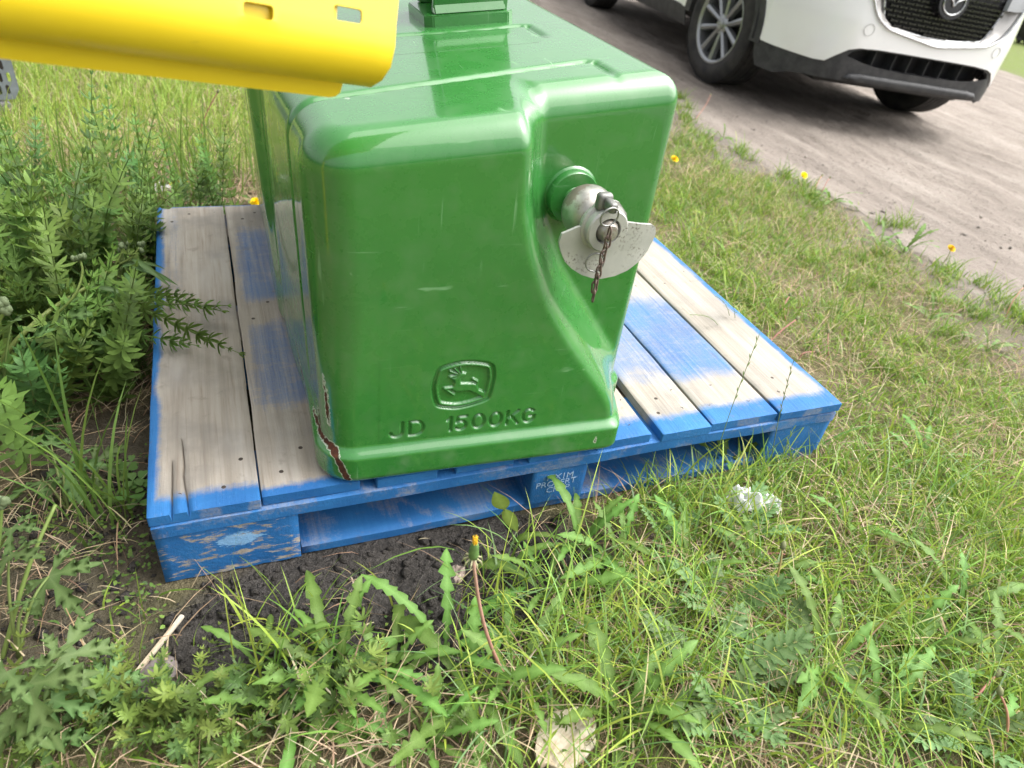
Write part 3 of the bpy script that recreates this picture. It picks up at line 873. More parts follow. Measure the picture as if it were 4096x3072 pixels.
def board(name, lo, hi, axis_len, paint_fn, parent, seed, crack=None, nlen=70, nwid=16, bow=0.0, edge=0.0022, wear=0.1):
    """box board with a fine top/bottom skin; axis_len 0: runs along x, 1: along y"""
    lo = np.array(lo, float); hi = np.array(hi, float)
    aw = 1 - axis_len
    L = np.linspace(0, 1, nlen + 1); Wd = np.concatenate([[0], np.linspace(edge / (hi[aw] - lo[aw]), 1 - edge / (hi[aw] - lo[aw]), nwid - 1), [1]])
    LL, WW = np.meshgrid(L, Wd, indexing='ij')
    def coords(LLv, WWv, zz):
        P = np.zeros(LLv.shape + (3,))
        P[..., axis_len] = lo[axis_len] + LLv * (hi[axis_len] - lo[axis_len])
        P[..., aw] = lo[aw] + WWv * (hi[aw] - lo[aw])
        P[..., 2] = zz
        return P
    T = coords(LL, WW, hi[2])
    rnd = (WW == 0) | (WW == 1) | (LL == 0) | (LL == 1)
    T[..., 2] -= np.where(rnd, edge * 0.8, 0)
    wob = 0.0018 * (fbm(LL * 7 + seed * 5, LL * 0, int(seed * 10), 3) - 0.5)
    T[..., aw] += np.where(WW < 0.5, 1, 1) * wob * 2
    chipn = fbm(T[..., 0] * 40 + seed, T[..., 1] * 40, 9, 2)
    T[..., 2] += 0.0016 * (fbm(T[..., 0] * 18, T[..., 1] * 4 + seed, 3, 3) - 0.5)
    if crack is not None:
        x0w = lo[aw]; ww = hi[aw] - lo[aw]
        for cp in crack:
            cy = np.array([q[1] for q in cp]); cx = np.array([q[0] for q in cp])
            for i in range(nlen + 1):
                yv = T[i, 0, axis_len]
                if yv < cy.min() or yv > cy.max(): continue
                xv = np.interp(yv, cy, cx); j = int(np.argmin(np.abs(T[i, :, aw] - xv)))
                j = min(max(j, 2), nwid - 2)
                wdt = 0.0012 * (1.0 + 1.4 * (1 - (yv - cy.min()) / (cy.max() - cy.min())))
                T[i, j, aw] = xv; T[i, j, 2] -= 0.014
                T[i, j - 1, aw] = xv - wdt; T[i, j + 1, aw] = xv + wdt
    B = coords(LL, WW, lo[2])
    B[..., aw] += wob * 2
    n = T.shape[0] * T.shape[1]; nx, ny = T.shape[:2]
    V = np.concatenate([T.reshape(-1, 3), B.reshape(-1, 3)])
    F = grid_faces(nx, ny); F2 = F[:, ::-1] + n
    idx = np.arange(n).reshape(nx, ny)
    rims = [idx[0, :], idx[:, -1], idx[-1, ::-1], idx[::-1, 0]]
    side = []
    for r_ in rims:
        a, b = r_[:-1], r_[1:]
        side.append(np.stack([a, b, b + n, a + n], 1))
    side = np.concatenate(side)
    # separate verts for the sides keep the arrises sharp
    sv_, inv = np.unique(side, return_inverse=True)
    V2 = np.concatenate([V, V[sv_]])
    side2 = inv.reshape(side.shape) + len(V)
    topi = np.concatenate([np.zeros(n), np.ones(n), np.ones(len(sv_)) * 2])
    pa = paint_fn(V2[:, 0], V2[:, 1], V2[:, 2], topi)
    if axis_len == 0: F, F2, side2 = F[:, ::-1], F2[:, ::-1], side2[:, ::-1]
    me = mesh_np(name, V2, [F[:, ::-1] if False else F, F2, side2[:, ::-1]], attrs={'paint': pa, 'seed': np.full(len(V2), seed), 'wear': np.full(len(V2), wear)})
    bm = bmesh.new(); bm.from_mesh(me); bmesh.ops.recalc_face_normals(bm, faces=bm.faces); bm.to_mesh(me); bm.free()
    return link(name, me, M_PALLET, parent)

def edge_paint(w0, nz=0.02, left=False, right=False, patches=()):
    def f(x, y, z, kind):
        nn = (fbm(x * 14, y * 14, 77, 3) - 0.5) * 2
        a = 1 - sstep(w0 * 0.55, w0 * 1.25, y + nz * nn)
        a = np.maximum(a, sstep(1.000, 1.014, y + 0.01 * nn))
        if left: a = np.maximum(a, 1 - sstep(0.006, 0.020, x + 0.010 * nn))
        if right: a = np.maximum(a, sstep(1.198, 1.212, x + 0.006 * nn))
        for (x0, x1, y0, y1, s) in patches:
            e = 0.05
            b = sstep(y0 - e, y0 + e * 0.4, y + 0.03 * nn) * (1 - sstep(y1 - e, y1 + e, y + 0.03 * nn))
            b = b * sstep(x0 - 0.02, x0 + 0.02, x + 0.01 * nn) * (1 - sstep(x1 - 0.02, x1 + 0.02, x + 0.01 * nn))
            a = np.maximum(a, b * s)
        side = (kind == 2) & ((y < 0.002) | (y > 1.013) | (left & (x < 0.004)) | (right & (x > 1.214)))
        return np.where(side, 0.92 - 0.25 * (nn > 0.35), a * 0.95)
    return f
DX = [(0.000, 0.1455), (0.1485, 0.287), (0.311, 0.405), (0.437, 0.535), (0.560, 0.650), (0.688, 0.792), (0.814, 0.917), (0.920, 1.0675), (1.071, 1.219)]
PAT = {1: [(0.16, 0.30, 0.57, 0.87, 0.56), (0.16, 0.30, 0.22, 0.47, 0.5)], 6: [(0.8, 0.95, 0.17, 0.42, 0.55)], 7: [(0.90, 1.08, 0.16, 0.43, 0.70)], 0: [(0.02, 0.05, 0.55, 1.0, 0.25)]}
CR = [[(0.052, -0.001), (0.0500, 0.03), (0.0455, 0.075), (0.0475, 0.09), (0.046, 0.125), (0.045, 0.15)], [(0.030, -0.001), (0.0305, 0.05), (0.031, 0.11)]]
boards = []
SEEDS = [1.3, 2.1, 0.7, 3.4, 2.6, 3.1, 5.5, 6.5, 7.8]
for i, (x0, x1) in enumerate(DX):
    dz = [0, 0.0006, -0.001, 0, -0.0008, -0.0005, -0.002, 0.0, 0.0025][i]
    ys = [0.0, 0.004, 0.001, 0.003, 0, 0.002, -0.002, 0.001, -0.004][i]
    f = edge_paint([0.040, 0.026, 0.04, 0.04, 0.04, 0.05, 0.05, 0.055, 0.042][i], 0.010, i == 0, i == 8, PAT.get(i, ()))
    b = board('deck_board', (x0, ys, 0.1225 + dz), (x1, 1.016, 0.141 + dz), 1, f, pallet, SEEDS[i], CR if i == 0 else None, 110, 26 if i == 0 else 16)
    if i == 0: b['label'] = 'cracked leftmost deck board'
    boards.append(b)
allblue = lambda lvl: (lambda x, y, z, k: np.clip(lvl - (1.15 - lvl) * 1.3 * sstep(0.5, 0.62, fbm(x * 22, z * 70 + y * 22, 88, 4)) + 0 * x, 0, 1))
for y0, y1 in ((0.004, 0.128), (0.446, 0.572), (0.888, 1.012)):
    board('stringer_board', (0.001, y0 - (0.006 if y0 < 0.1 else 0), 0.0985), (1.218, y1, 0.1205), 0, allblue(0.95 if y0 < 0.1 else 0.5), pallet, 2.2 + y0, None, 90, 8)
def block(lo, hi, lvl, seed, wear):
    return board('block', lo, hi, 0, (lambda x, y, z, k: np.full(len(x), lvl)), pallet, seed, None, 14, 8, edge=0.003, wear=wear)
mid_block = None
for bi, (x0, x1) in enumerate(((0.002, 0.194), (0.574, 0.676), (1.070, 1.217))):
    for bj, (y0, y1) in enumerate(((0.001, 0.137), (0.440, 0.576), (0.879, 1.013))):
        b = block((x0, y0, 0.0185 if bj or bi else 0.0005), (x1, y1, 0.0970), 0.92, 1.0 + bi + bj * 0.7, 0.8 if (bi == 0 and bj == 0) else 0.15)
        if bi == 1 and bj == 0: mid_block = b; b['label'] = 'blue centre front block with white stencilled lettering'
        if bi == 0 and bj == 0: b['label'] = 'chipped blue corner block with pale paint smear'
for (x0, x1, y0, y1, ax_) in ((0.196, 1.218, 0.006, 0.134, 0), (0.001, 1.218, 0.444, 0.572, 0), (0.001, 1.218, 0.883, 1.011, 0), (0.004, 0.130, 0.1395, 0.4420, 1), (0.004, 0.130, 0.5740, 0.8810, 1), (1.090, 1.215, 0.1360, 0.4420, 1), (1.090, 1.215, 0.5740, 0.8810, 1)):
    board('bottom_board', (x0, y0, -0.0005), (x1, y1, 0.0165), ax_, allblue(0.95), pallet, 4.1 + x0, None, 60, 8)
# nails
M_NAIL = simple('nail', (0.055, 0.042, 0.035), 0.7, 0.4, 0.4, 300)
bm = bmesh.new(); lathe(bm, [(0.0, -0.004), (0.0034, -0.004), (0.0036, 0.0), (0.0030, 0.0004), (0.0, 0.0002)], 10)
nail_me = bpy.data.meshes.new('nail_head'); bm.to_mesh(nail_me); bm.free(); nail_me.materials.append(M_NAIL)
M_BLUEP = simple('blue_paint_chip', (0.02, 0.15, 0.45), 0.7)
for i, (x0, x1) in enumerate(DX):
    for (yy, k) in ((0.045, 0), (0.10, 1), (0.49, 0), (0.53, 1), (0.925, 0), (0.975, 1)):
        for s_ in ((0.22, 0.72) if k == 0 else (0.42, 0.85)):
            x = x0 + (x1 - x0) * (s_ + random.uniform(-0.06, 0.06)); y = yy + random.uniform(-0.012, 0.012)
            if 0.225 < x < 0.76 and y > 0.0: continue
            o = link('nail_head', nail_me, None, pallet)
            dz = [0, 0.0006, -0.001, 0, -0.0008, -0.0005, -0.002, 0.0, 0.0025][i]
            o.location = (x, y, 0.1407 + dz); o.rotation_euler = (random.uniform(-.1, .1), random.uniform(-.1, .1), 0)
# stencil on the centre block
def text_mesh(name, body, size, depth, shear=0.0, spacing=1.0, align='CENTER', line=1.0):
    cu = bpy.data.curves.new(name, 'FONT'); cu.body = body; cu.size = size; cu.extrude = depth; cu.align_x = align
    cu.space_character = spacing; cu.shear = shear; cu.space_line = line; cu.resolution_u = 3
    o = bpy.data.objects.new(name, cu); COL.objects.link(o)
    bpy.context.view_layer.update()
    me = bpy.data.meshes.new_from_object(o.evaluated_get(bpy.context.evaluated_depsgraph_get()))
    bpy.data.objects.remove(o); bpy.data.curves.remove(cu); me.name = name
    return me
t = NT('stencil_paint'); c = t.coord(); n = t.noise(c, 240, 4, 0.7)
t.set(color=t.ramp(n, [(0.34, (0.03, 0.15, 0.44)), (0.52, (0.34, 0.45, 0.60))]), rough=0.8)
me = text_mesh('stencil_lettering', 'MX1M\nPROPERTY\nCHEP', 0.0185, 0.0002, line=0.80)
me.materials.append(t.m)
o = link('stencil_lettering', me, None, mid_block)
o.location = (0.6265, 0.0004, 0.070); o.rotation_euler = (R(90), R(0), 0)
o['label'] = 'worn white stencilled letters on the centre block'
# ================================================================ YELLOW CURVED GUARD (part of an implement that stands out of the frame)
YA = CAM_POS + 0.72 * ray(1930 / 1.301 / SC, 455 / 1.301 / SC)
YB_ = CAM_POS + 0.64 * ray(0, 200 / 1.301 / SC)
yex = (YA - YB_); yex /= np.linalg.norm(yex)
yez = np.array([0, 0, 1.0]) - yex * yex[2]; yez /= np.linalg.norm(yez)
yey = np.cross(yez, yex)                      # points away from the camera
t = NT('yellow_paint'); c = t.coord()
n1 = t.noise(c, 8, 4); n2 = t.noise(c, 420, 2)
yc = t.ramp(n1, [(0.3, (0.70, 0.510, 0.012)), (0.7, (0.75, 0.555, 0.018))])
dk = t.math('MAXIMUM', t.mr(t.voro(c, 26), 0.03, 0.015), t.math('MULTIPLY', t.mr(t.noise(t.mapping(c, (12, 60, 120), rot=(0, R(15), 0)), 1.0, 3, 0.6), 0.68, 0.74), 0.35))
yc = t.mix(t.math('MULTIPLY', dk, 0.5), yc, (0.25, 0.15, 0.02))
t.set(color=yc, rough=0.36, spec=0.4, coat=0.2, coatr=0.2, normal=t.bump(n2, 0.05, 0.0004))
M_YEL = t.m
RC = 0.032
LEAN = R(24)
YL = RC * (R(75) + LEAN)
def yprof(v):
    """v: length along the profile, 0 at the lower crease; the upper sheet leans back"""
    h0 = RC * (1 - math.sin(R(75)))
    if v < YL:
        a = R(75) - v / RC
        return (RC * (1 - math.cos(a)), RC * (1 - math.sin(a)) - h0)
    return (RC * (1 - math.cos(LEAN)) + (v - YL) * math.sin(LEAN), RC * (1 + math.sin(LEAN)) - h0 + (v - YL) * math.cos(LEAN))
def yfn(u, v):
    d, h = yprof(v)
    return YA + yex * u + yey * (d - RC * (1 - math.cos(R(75)))) + yez * h
def ynorm(u, v):
    a = max(-LEAN, R(75) - v / RC)
    return yey * math.cos(a) + yez * math.sin(a)
YN = yey * math.cos(LEAN) - yez * math.sin(LEAN); YT = yey * math.sin(LEAN) + yez * math.cos(LEAN)
def y_uv(X, Y):
    """zoom pixel -> (u, v) on the flat part"""
    d = ray(X / 1.301 / SC, Y / 1.301 / SC); o = yfn(0, YL)
    q = CAM_POS + d * ((o - CAM_POS) @ YN) / (d @ YN) - o
    return (q @ yex, (q @ YT) + YL)
guard = empty('yellow_guard', tuple(YA - yex * 1.0 - np.array([0, 0, YA[2] - yex[2]])))
tag(guard, 'bright yellow curved metal guard with two rounded slots above the grass', 'machine guard')
GL = guard.location.copy()
def gpar(o):
    o.parent = guard; o.matrix_parent_inverse = Matrix.Translation(-GL); return o
def rrect(a, b, c_, d_, r=0.2, n=4):
    q = [np.array(v) for v in (a, b, c_, d_)]; out = []
    for i in range(4):
        p0, p1, p2 = q[i - 1], q[i], q[(i + 1) % 4]
        s = p1 + (p0 - p1) / np.linalg.norm(p0 - p1) * 0.0035; e = p1 + (p2 - p1) / np.linalg.norm(p2 - p1) * 0.0035
        for k in range(n + 1):
            w = k / n; out.append(tuple((1 - w) ** 2 * s + 2 * w * (1 - w) * p1 + w * w * e))
    return out
slot1 = rrect(y_uv(1265, 2), y_uv(1424, 30), y_uv(1424, 108), y_uv(1267, 84))
slot2 = rrect(y_uv(1737, 22), y_uv(1886, 50), y_uv(1884, 126), y_uv(1738, 102))
e1 = y_uv(2062, 130); e2 = y_uv(2075, 0)
sl = (e2[0] - e1[0]) / max(e2[1] - e1[1], 1e-4)
EDGE = [(0.0, 0.0), (e1[0] * 0.15, 0.02), (e1[0] * 0.55, 0.5 * e1[1]), e1, e2, (e2[0] + sl * (0.42 - e2[1]), 0.42)]
gpar(panel('guard_sheet', [(-1.05, 0.0)] + EDGE + [(-1.05, 0.42)], [slot1, slot2], yfn, M_YEL, None, 0.012, 0.0028, ynorm, 50))
# lower doubler lip
def lfn(u, v): return YA + yex * u + yey * (0.006 - 0.10 * v) + yez * (v + 0.0015)
gpar(panel('lower_lip', [(-1.05, -0.0165), (-0.036, -0.0165), (-0.030, -0.0150), (-0.026, -0.011), (-0.024, 0.006), (-1.05, 0.006)], [], lfn, M_YEL, None, 0.02, 0.0028, lambda u, v: yey, 30))
# inner plate seen through the slots, with a slanted end
u2 = y_uv(1790, 60)[0]
def ifn(u, v): return yfn(u, YL + v) + YN * 0.0045
gpar(panel('inner_plate', [(-1.04, -0.045), (u2 - 0.014, -0.045), (u2 + 0.012, 0.12), (u2 + 0.02, 0.30), (-1.04, 0.30)], [], ifn, M_YEL, None, 0.04, 0.0028, lambda u, v: YN, 30))
# standing leg at the far left end, out of the picture
bm = bmesh.new()
q = YA - yex * 1.0 + yey * 0.05
box(bm, (q[0] - 0.03, q[1] - 0.03, float(terrain(q[0], q[1])) - 0.002), (q[0] + 0.03, q[1] + 0.03, q[2] + 0.3), 0.004)
gpar(bm_obj('support_leg', bm, M_YEL, None, 30))
# ================================================================ WHITE CAR ON THE DIRT ROAD
CO = np.array([4.22980, 3.47211, -0.19731]); CA = np.array([0.98813568, -0.14452551, -0.05196392])
CF = np.array([-0.14486879, -0.98944668, -0.0028814]); CU = np.array([0.05099909, -0.01037517, 0.99864481])
car = empty('parked_car')
car.matrix_world = Matrix(((CA[0], -CF[0], CU[0], CO[0]), (CA[1], -CF[1], CU[1], CO[1]), (CA[2], -CF[2], CU[2], CO[2]), (0, 0, 0, 1)))
tag(car, 'white car with dark mesh grille and black lower bumper parked on the dirt road', 'car')
t = NT('white_car_paint'); c = t.coord()
n1 = t.noise(c, 6, 4); sp = t.mr(t.voro(c, 34), 0.045, 0.02); sp = t.math('MULTIPLY', sp, t.mr(t.noise(c, 5, 2), 0.48, 0.6))
zz = t.new('ShaderNodeSeparateXYZ'); t.l.new(c, zz.inputs[0])
dirt = t.math('MULTIPLY', t.mr(zz.outputs[2], 0.55, 0.36, 0, 0.18), t.mr(n1, 0.35, 0.7))
wc = t.mix(dirt, (0.81, 0.82, 0.83), (0.52, 0.49, 0.44))
t.set(color=t.mix(t.math('MULTIPLY', sp, 0.8), wc, (0.20, 0.18, 0.16)), rough=0.28, coat=0.9, coatr=0.06)
M_CARW = t.m
t = NT('black_cladding'); c = t.coord(); n1 = t.noise(c, 14, 5, 0.65); n2 = t.noise(c, 400, 2)
t.set(color=t.ramp(n1, [(0.35, (0.022, 0.023, 0.026)), (0.75, (0.060, 0.060, 0.062))]), rough=0.55, spec=0.4, normal=t.bump(n2, 0.15, 0.001))
M_CLAD = t.m
M_DARK = simple('dark_plastic', (0.010, 0.010, 0.012), 0.6)
M_GRL = simple('gloss_black', (0.012, 0.012, 0.014), 0.25, coat=0.4)
M_CHROME = simple('chrome', (0.50, 0.51, 0.52), 0.18, 1.0, 0.05)
M_SATIN = simple('satin_silver', (0.36, 0.35, 0.34), 0.42, 0.7, 0.12)
M_ALLOY = simple('alloy', (0.34, 0.35, 0.36), 0.34, 0.75, 0.08, 14)
t = NT('tyre_rubber'); c = t.coord(); n1 = t.noise(c, 10, 5, 0.6)
t.set(color=t.ramp(n1, [(0.35, (0.020, 0.020, 0.022)), (0.75, (0.058, 0.054, 0.050))]), rough=0.78, spec=0.35, normal=t.bump(t.noise(c, 160, 3), 0.12, 0.002))
M_TYRE = t.m
t = NT('car_glass'); t.set(color=(0.02, 0.025, 0.028), rough=0.05, coat=1.0); M_GLASS = t.m
t = NT('headlight_glass'); t.set(color=(0.42, 0.44, 0.46), rough=0.08, coat=1.0, metal=0.3); M_LAMP = t.m

def yf(x, z):
    d = abs(x); return 0.94 - 0.10 * d * d - 1.9 * max(d - 0.45, 0) ** 2 - 0.12 * max(z - 0.6, 0) - 0.10 * max(0.33 - z, 0)
def cS(off=0.0):
    def f(x, z):
        n = cN(x, z); return (x + n[0] * off, -yf(x, z) + n[1] * off, z + n[2] * off)
    return f
def cN(x, z):
    e = 0.004
    dx = (yf(x + e, z) - yf(x - e, z)) / (2 * e); dz = (yf(x, z + e) - yf(x, z - e)) / (2 * e)
    v = np.array([dx, 1.0, dz]); return v / np.linalg.norm(v)
def mirror(h): return h + [(-x, z) for x, z in h[::-1] if abs(x) > 1e-6]
low = [(-0.876, 0.378), (-0.833, 0.371), (-0.749, 0.366), (-0.671, 0.363), (-0.621, 0.369), (-0.579, 0.411), (-0.529, 0.452), (-0.475, 0.469), (-0.359, 0.478), (-0.186, 0.481), (0.0, 0.481)]
chrome = [(-0.560, 0.86), (-0.535, 0.780), (-0.500, 0.712), (-0.452, 0.645), (-0.380, 0.601), (-0.310, 0.583), (-0.116, 0.558), (0.0, 0.546)]
low_f = mirror(low); chr_f = mirror(chrome)
panel('bumper_cover', low_f + [(0.876, 0.90), (0.56, 0.90)] + chr_f[::-1] + [(-0.56, 0.90), (-0.876, 0.90)], [], cS(), M_CARW, car, 0.035, 0.006, cN, 50)
# grille surround: chrome line, satin bezel sloping in, black mesh
bm = bmesh.new(); tube(bm, [cS(-0.006)(x, z) for x, z in smooth_poly(chr_f, 4, False)], 0.0062, 6); bm_obj('chrome_strip', bm, M_CHROME, car, 180)
inner = mirror([(-0.440, 0.86), (-0.432, 0.79), (-0.412, 0.727), (-0.372, 0.640), (-0.325, 0.606), (-0.175, 0.585), (0.0, 0.577)])
def bez(x, z):
    d = float(pdist(chr_f, np.array([x]), np.array([z]), closed=False)[0])
    return cS(0.003 + 0.05 * min(d / 0.06, 1))(x, z)
ch2 = [(x * 0.992, z + 0.004) for x, z in chr_f]
panel('grille_bezel', ch2 + inner[::-1], [], bez, M_SATIN, car, 0.03, 0.004, cN, 60)
grille = panel('grille_backing', [(x, z) for x, z in inner], [], cS(0.066), M_DARK, car, 0.06, 0.004, cN, 50)
bm = bmesh.new(); tube(bm, [cS(0.045)(x, z) for x, z in smooth_poly(inner, 4, False)], 0.006, 5); bm_obj('inner_chrome_line', bm, M_CHROME, car, 180)
# bow-tie pieces of the mesh
bm = bmesh.new()
pr = [(-0.026, -0.0075), (-0.012, -0.0035), (0.012, -0.0035), (0.026, -0.0075), (0.026, 0.0075), (0.012, 0.0035), (-0.012, 0.0035), (-0.026, 0.0075)]
A_ = [bm.verts.new((x, -0.010, z)) for x, z in pr]; B_ = [bm.verts.new((x, 0.010, z)) for x, z in pr]
for i in range(8): bm.faces.new((A_[i], A_[(i + 1) % 8], B_[(i + 1) % 8], B_[i]))
bm.faces.new((A_[0], A_[1], A_[6], A_[7])); bm.faces.new((A_[1], A_[2], A_[5], A_[6])); bm.faces.new((A_[2], A_[3], A_[4], A_[5]))
bmesh.ops.recalc_face_normals(bm, faces=bm.faces)
gm = bpy.data.meshes.new('grille_piece'); bm.to_mesh(gm); bm.free(); gm.materials.append(M_GRL)
row = 0; z = 0.592
while z < 0.86:
    for k in range(-9, 10):
        x = k * 0.062 + (0.031 if row % 2 else 0)
        if not pip(inner, np.array([x]), np.array([z]))[0] or pdist(inner, np.array([x]), np.array([z]))[0] < 0.012: continue
        o = link('grille_piece', gm, None, grille); o.location = cS(0.046)(x, z)
    z += 0.0235; row += 1
# round badge on the grille
def oval(rx, rz, cx=0.0, cz=0.775, n=36): return [(cx + rx * math.cos(2 * math.pi * k / n), cz + rz * math.sin(2 * math.pi * k / n)) for k in range(n)]
badge = panel('badge', oval(0.098, 0.086), [], cS(-0.004), M_GRL, car, 0.04, 0.05, cN, 50)
bm = bmesh.new(); tube(bm, [cS(-0.008)(x, z) for x, z in oval(0.072, 0.062)], 0.0045, 6, closed=True)
for s in (-1, 1):
    w = smooth_poly([(0.0, 0.755), (0.014 * s, 0.778), (0.034 * s, 0.790), (0.052 * s, 0.798), (0.066 * s, 0.800)], 4, False)
    tube(bm, [cS(-0.009)(x, z) for x, z in w], [0.006 - 0.003 * i / (len(w) - 1) for i in range(len(w))], 6)
bm_obj('badge_wings', bm, M_CHROME, badge, 180)
# lower cladding with intake
cl_low = mirror([(-0.896, 0.372), (-0.884, 0.290), (-0.866, 0.234), (-0.795, 0.228), (-0.750, 0.256), (-0.685, 0.271), (-0.532, 0.284), (-0.326, 0.279), (0.0, 0.277)])
cl_top = mirror([(-0.885, 0.392), (-0.833, 0.384), (-0.749, 0.378), (-0.671, 0.376), (-0.628, 0.382), (-0.586, 0.424), (-0.529, 0.466), (-0.475, 0.484), (-0.186, 0.494), (0.0, 0.494)])
intake = mirror([(-0.525, 0.418), (-0.500, 0.448), (-0.460, 0.461), (-0.359, 0.470), (0.0, 0.473)]) + [(0.42, 0.398), (0.33, 0.386), (0.12, 0.377), (-0.12, 0.377), (-0.33, 0.386), (-0.42, 0.398)]
panel('lower_cladding', cl_low + cl_top[::-1], [intake], cS(0.008), M_CLAD, car, 0.03, 0.006, cN, 50)
def tuck(depth): return cS(depth)
panel('intake_back', [(x * 1.22, 0.42 + (z - 0.42) * 1.5) for x, z in intake], [], cS(0.115), M_DARK, car, 0.06, 0.004, cN, 50)
for x in (-0.333, -0.197, -0.088, 0.040, 0.158, 0.30):
    bm = bmesh.new(); q = cS(0.0)(x, 0.42)
    box(bm, (x - 0.003, q[1] + 0.035, 0.374), (x + 0.003, q[1] + 0.112, 0.476), 0.0015)
    bm_obj('intake_fin', bm, M_CLAD, car)
bm = bmesh.new(); a = [cS(0.012)(x, 0.379) for x in np.linspace(-0.5, 0.5, 21)]; b = [cS(0.116)(x, 0.372) for x in np.linspace(-0.5, 0.5, 21)]
va = [bm.verts.new(v) for v in a]; vb = [bm.verts.new(v) for v in b]; vc = [bm.verts.new((v[0], v[1], v[2] - 0.01)) for v in a]; vd = [bm.verts.new((v[0], v[1], v[2] - 0.01)) for v in b]
for i in range(20):
    bm.faces.new((va[i], va[i + 1], vb[i + 1], vb[i])); bm.faces.new((vc[i + 1], vc[i], vd[i], vd[i + 1]))
bm_obj('intake_shelf', bm, M_CLAD, car, 60)
lip = mirror([(-0.500, 0.306), (-0.470, 0.330), (-0.400, 0.338), (0.0, 0.341)]) + mirror([(-0.500, 0.296), (-0.40, 0.283), (0.0, 0.281)])[::-1]
panel('front_lip', lip, [], lambda x, z: cS(-0.016 * min(1, float(pdist(lip, np.array([x]), np.array([z]))[0]) / 0.012) + 0.004)(x, z), M_CLAD, car, 0.010, 0.02, cN, 70)
for s in (-1, 1):
    bm = bmesh.new(); tube(bm, [cS(-0.0008)(s * 0.465 + 0.030 * math.cos(a), 0.568 + 0.030 * math.sin(a)) for a in np.linspace(0, 2 * math.pi, 24, endpoint=False)], 0.0013, 5, closed=True)
    bm_obj('sensor_ring', bm, M_SATIN, car, 180)
    hl = [(s * 0.395, 0.785), (s * 0.47, 0.786), (s * 0.72, 0.815), (s * 0.87, 0.84), (s * 0.87, 0.92), (s * 0.60, 0.90), (s * 0.40, 0.865)]
    panel('headlight', hl, [], cS(-0.006), M_LAMP, car, 0.05, 0.03, cN, 50)
# sides
def arch(cy, rx, rz, n=24, a0=0, a1=180): return [(cy + rx * math.cos(R(a0 + (a1 - a0) * k / n)), 0.370 + rz * math.sin(R(a0 + (a1 - a0) * k / n))) for k in range(n + 1)]
for s in (-1, 1):
    def sfn(u, v, s=s): return (s * (0.9215 - 0.05 * max(0, v - 0.75) ** 1.5 - 0.25 * max(0, u - 0.33)), -u, v)
    inw = lambda u, v, s=s: (-s, 0, 0)
    panel('front_fender', [(0.520, 0.380), (0.520, 0.90), (-0.78, 0.98), (-0.78, 0.372)] + arch(0.0, 0.508, 0.49, 24, 180, 2), [], sfn, M_CARW, car, 0.06, 0.006, inw, 50)
    panel('rear_fender', [(-2.14, 0.372), (-2.14, 1.02), (-3.45, 1.02), (-3.50, 0.40)] + arch(-2.70, 0.52, 0.50, 24, 180, 0), [], sfn, M_CARW, car, 0.08, 0.006, inw, 50)
    for (u0, u1) in ((-0.786, -1.62), (-1.626, -2.134)):
        d = panel('door', [(u0, 0.372), (u0, 0.99), (u1, 1.01), (u1, 0.372)], [], sfn, M_CARW, car, 0.1, 0.006, inw, 50)
        bm = bmesh.new(); box(bm, (s * 0.925 - 0.012, -u1 - 0.22, 0.86), (s * 0.925 + 0.012, -u1 - 0.06, 0.885), 0.006); bm_obj('door_handle', bm, M_CARW, d, 40)
    panel('sill_cladding', [(-0.50, 0.36), (-0.60, 0.378), (-2.20, 0.378), (-2.20, 0.240), (-0.47, 0.262)], [], lambda u, v, s=s: (s * (0.926 - 0.35 * max(0, 0.31 - v)), -u, v), M_CLAD, car, 0.06, 0.006, inw, 50)
    for cy in (0.0, -2.70):
        rr = (0.508, 0.49) if cy == 0 else (0.52, 0.50)
        panel('arch_cladding', arch(cy, rr[0] + 0.004, rr[1] + 0.004, 28, -2, 182) + arch(cy, 0.430, 0.42, 28, 182, -2), [], lambda u, v, s=s: (s * (0.927 - 0.25 * max(0, u - 0.33)), -u, v), M_CLAD, car, 0.05, 0.03, inw, 50)
        bm = bmesh.new()
        ri = [bm.verts.new((s * 0.905, -u, v)) for u, v in arch(cy, 0.465, 0.445, 20)]; rj = [bm.verts.new((s * 0.58, -u, v)) for u, v in arch(cy, 0.465, 0.445, 20)]
        for i in range(20): bm.faces.new((ri[i], ri[i + 1], rj[i + 1], rj[i]))
        bm.faces.new(rj)
        bm_obj('wheel_well', bm, M_DARK, car)
bm = bmesh.new(); box(bm, (-0.56, -0.72, 0.235), (0.56, 3.45, 0.37), 0.02); bm_obj('underbody', bm, M_DARK, car)
bm = bmesh.new(); box(bm, (-0.68, -0.66, 0.30), (0.68, -0.46, 0.86), 0.02); bm_obj('bumper_core', bm, M_DARK, car)
# upper body (above the picture): hood, windscreen, roof, tail
st = [(0.80, 0.885, 0.80, 0.90), (0.60, 0.97, 0.86, 0.90), (-0.30, 1.09, 0.84, 0.92), (-0.42, 1.12, 0.82, 0.93), (-1.15, 1.60, 0.62, 0.99), (-1.8, 1.67, 0.62, 1.00), (-2.9, 1.62, 0.60, 1.01), (-3.45, 1.12, 0.72, 1.0), (-3.60, 0.98, 0.78, 0.9), (-3.62, 0.42, 0.80, 0.42)]
bm = bmesh.new(); rows = []
for (y_, zt, hw, zs) in st:
    pts = [(-0.905, zs), (-0.5 * (0.905 + hw), zs + 0.72 * (zt - zs)), (-hw, zt - 0.03), (-hw * 0.55, zt), (0, zt + 0.01), (hw * 0.55, zt), (hw, zt - 0.03), (0.5 * (0.905 + hw), zs + 0.72 * (zt - zs)), (0.905, zs)]
    rows.append([bm.verts.new((x, -y_, z_)) for x, z_ in pts])
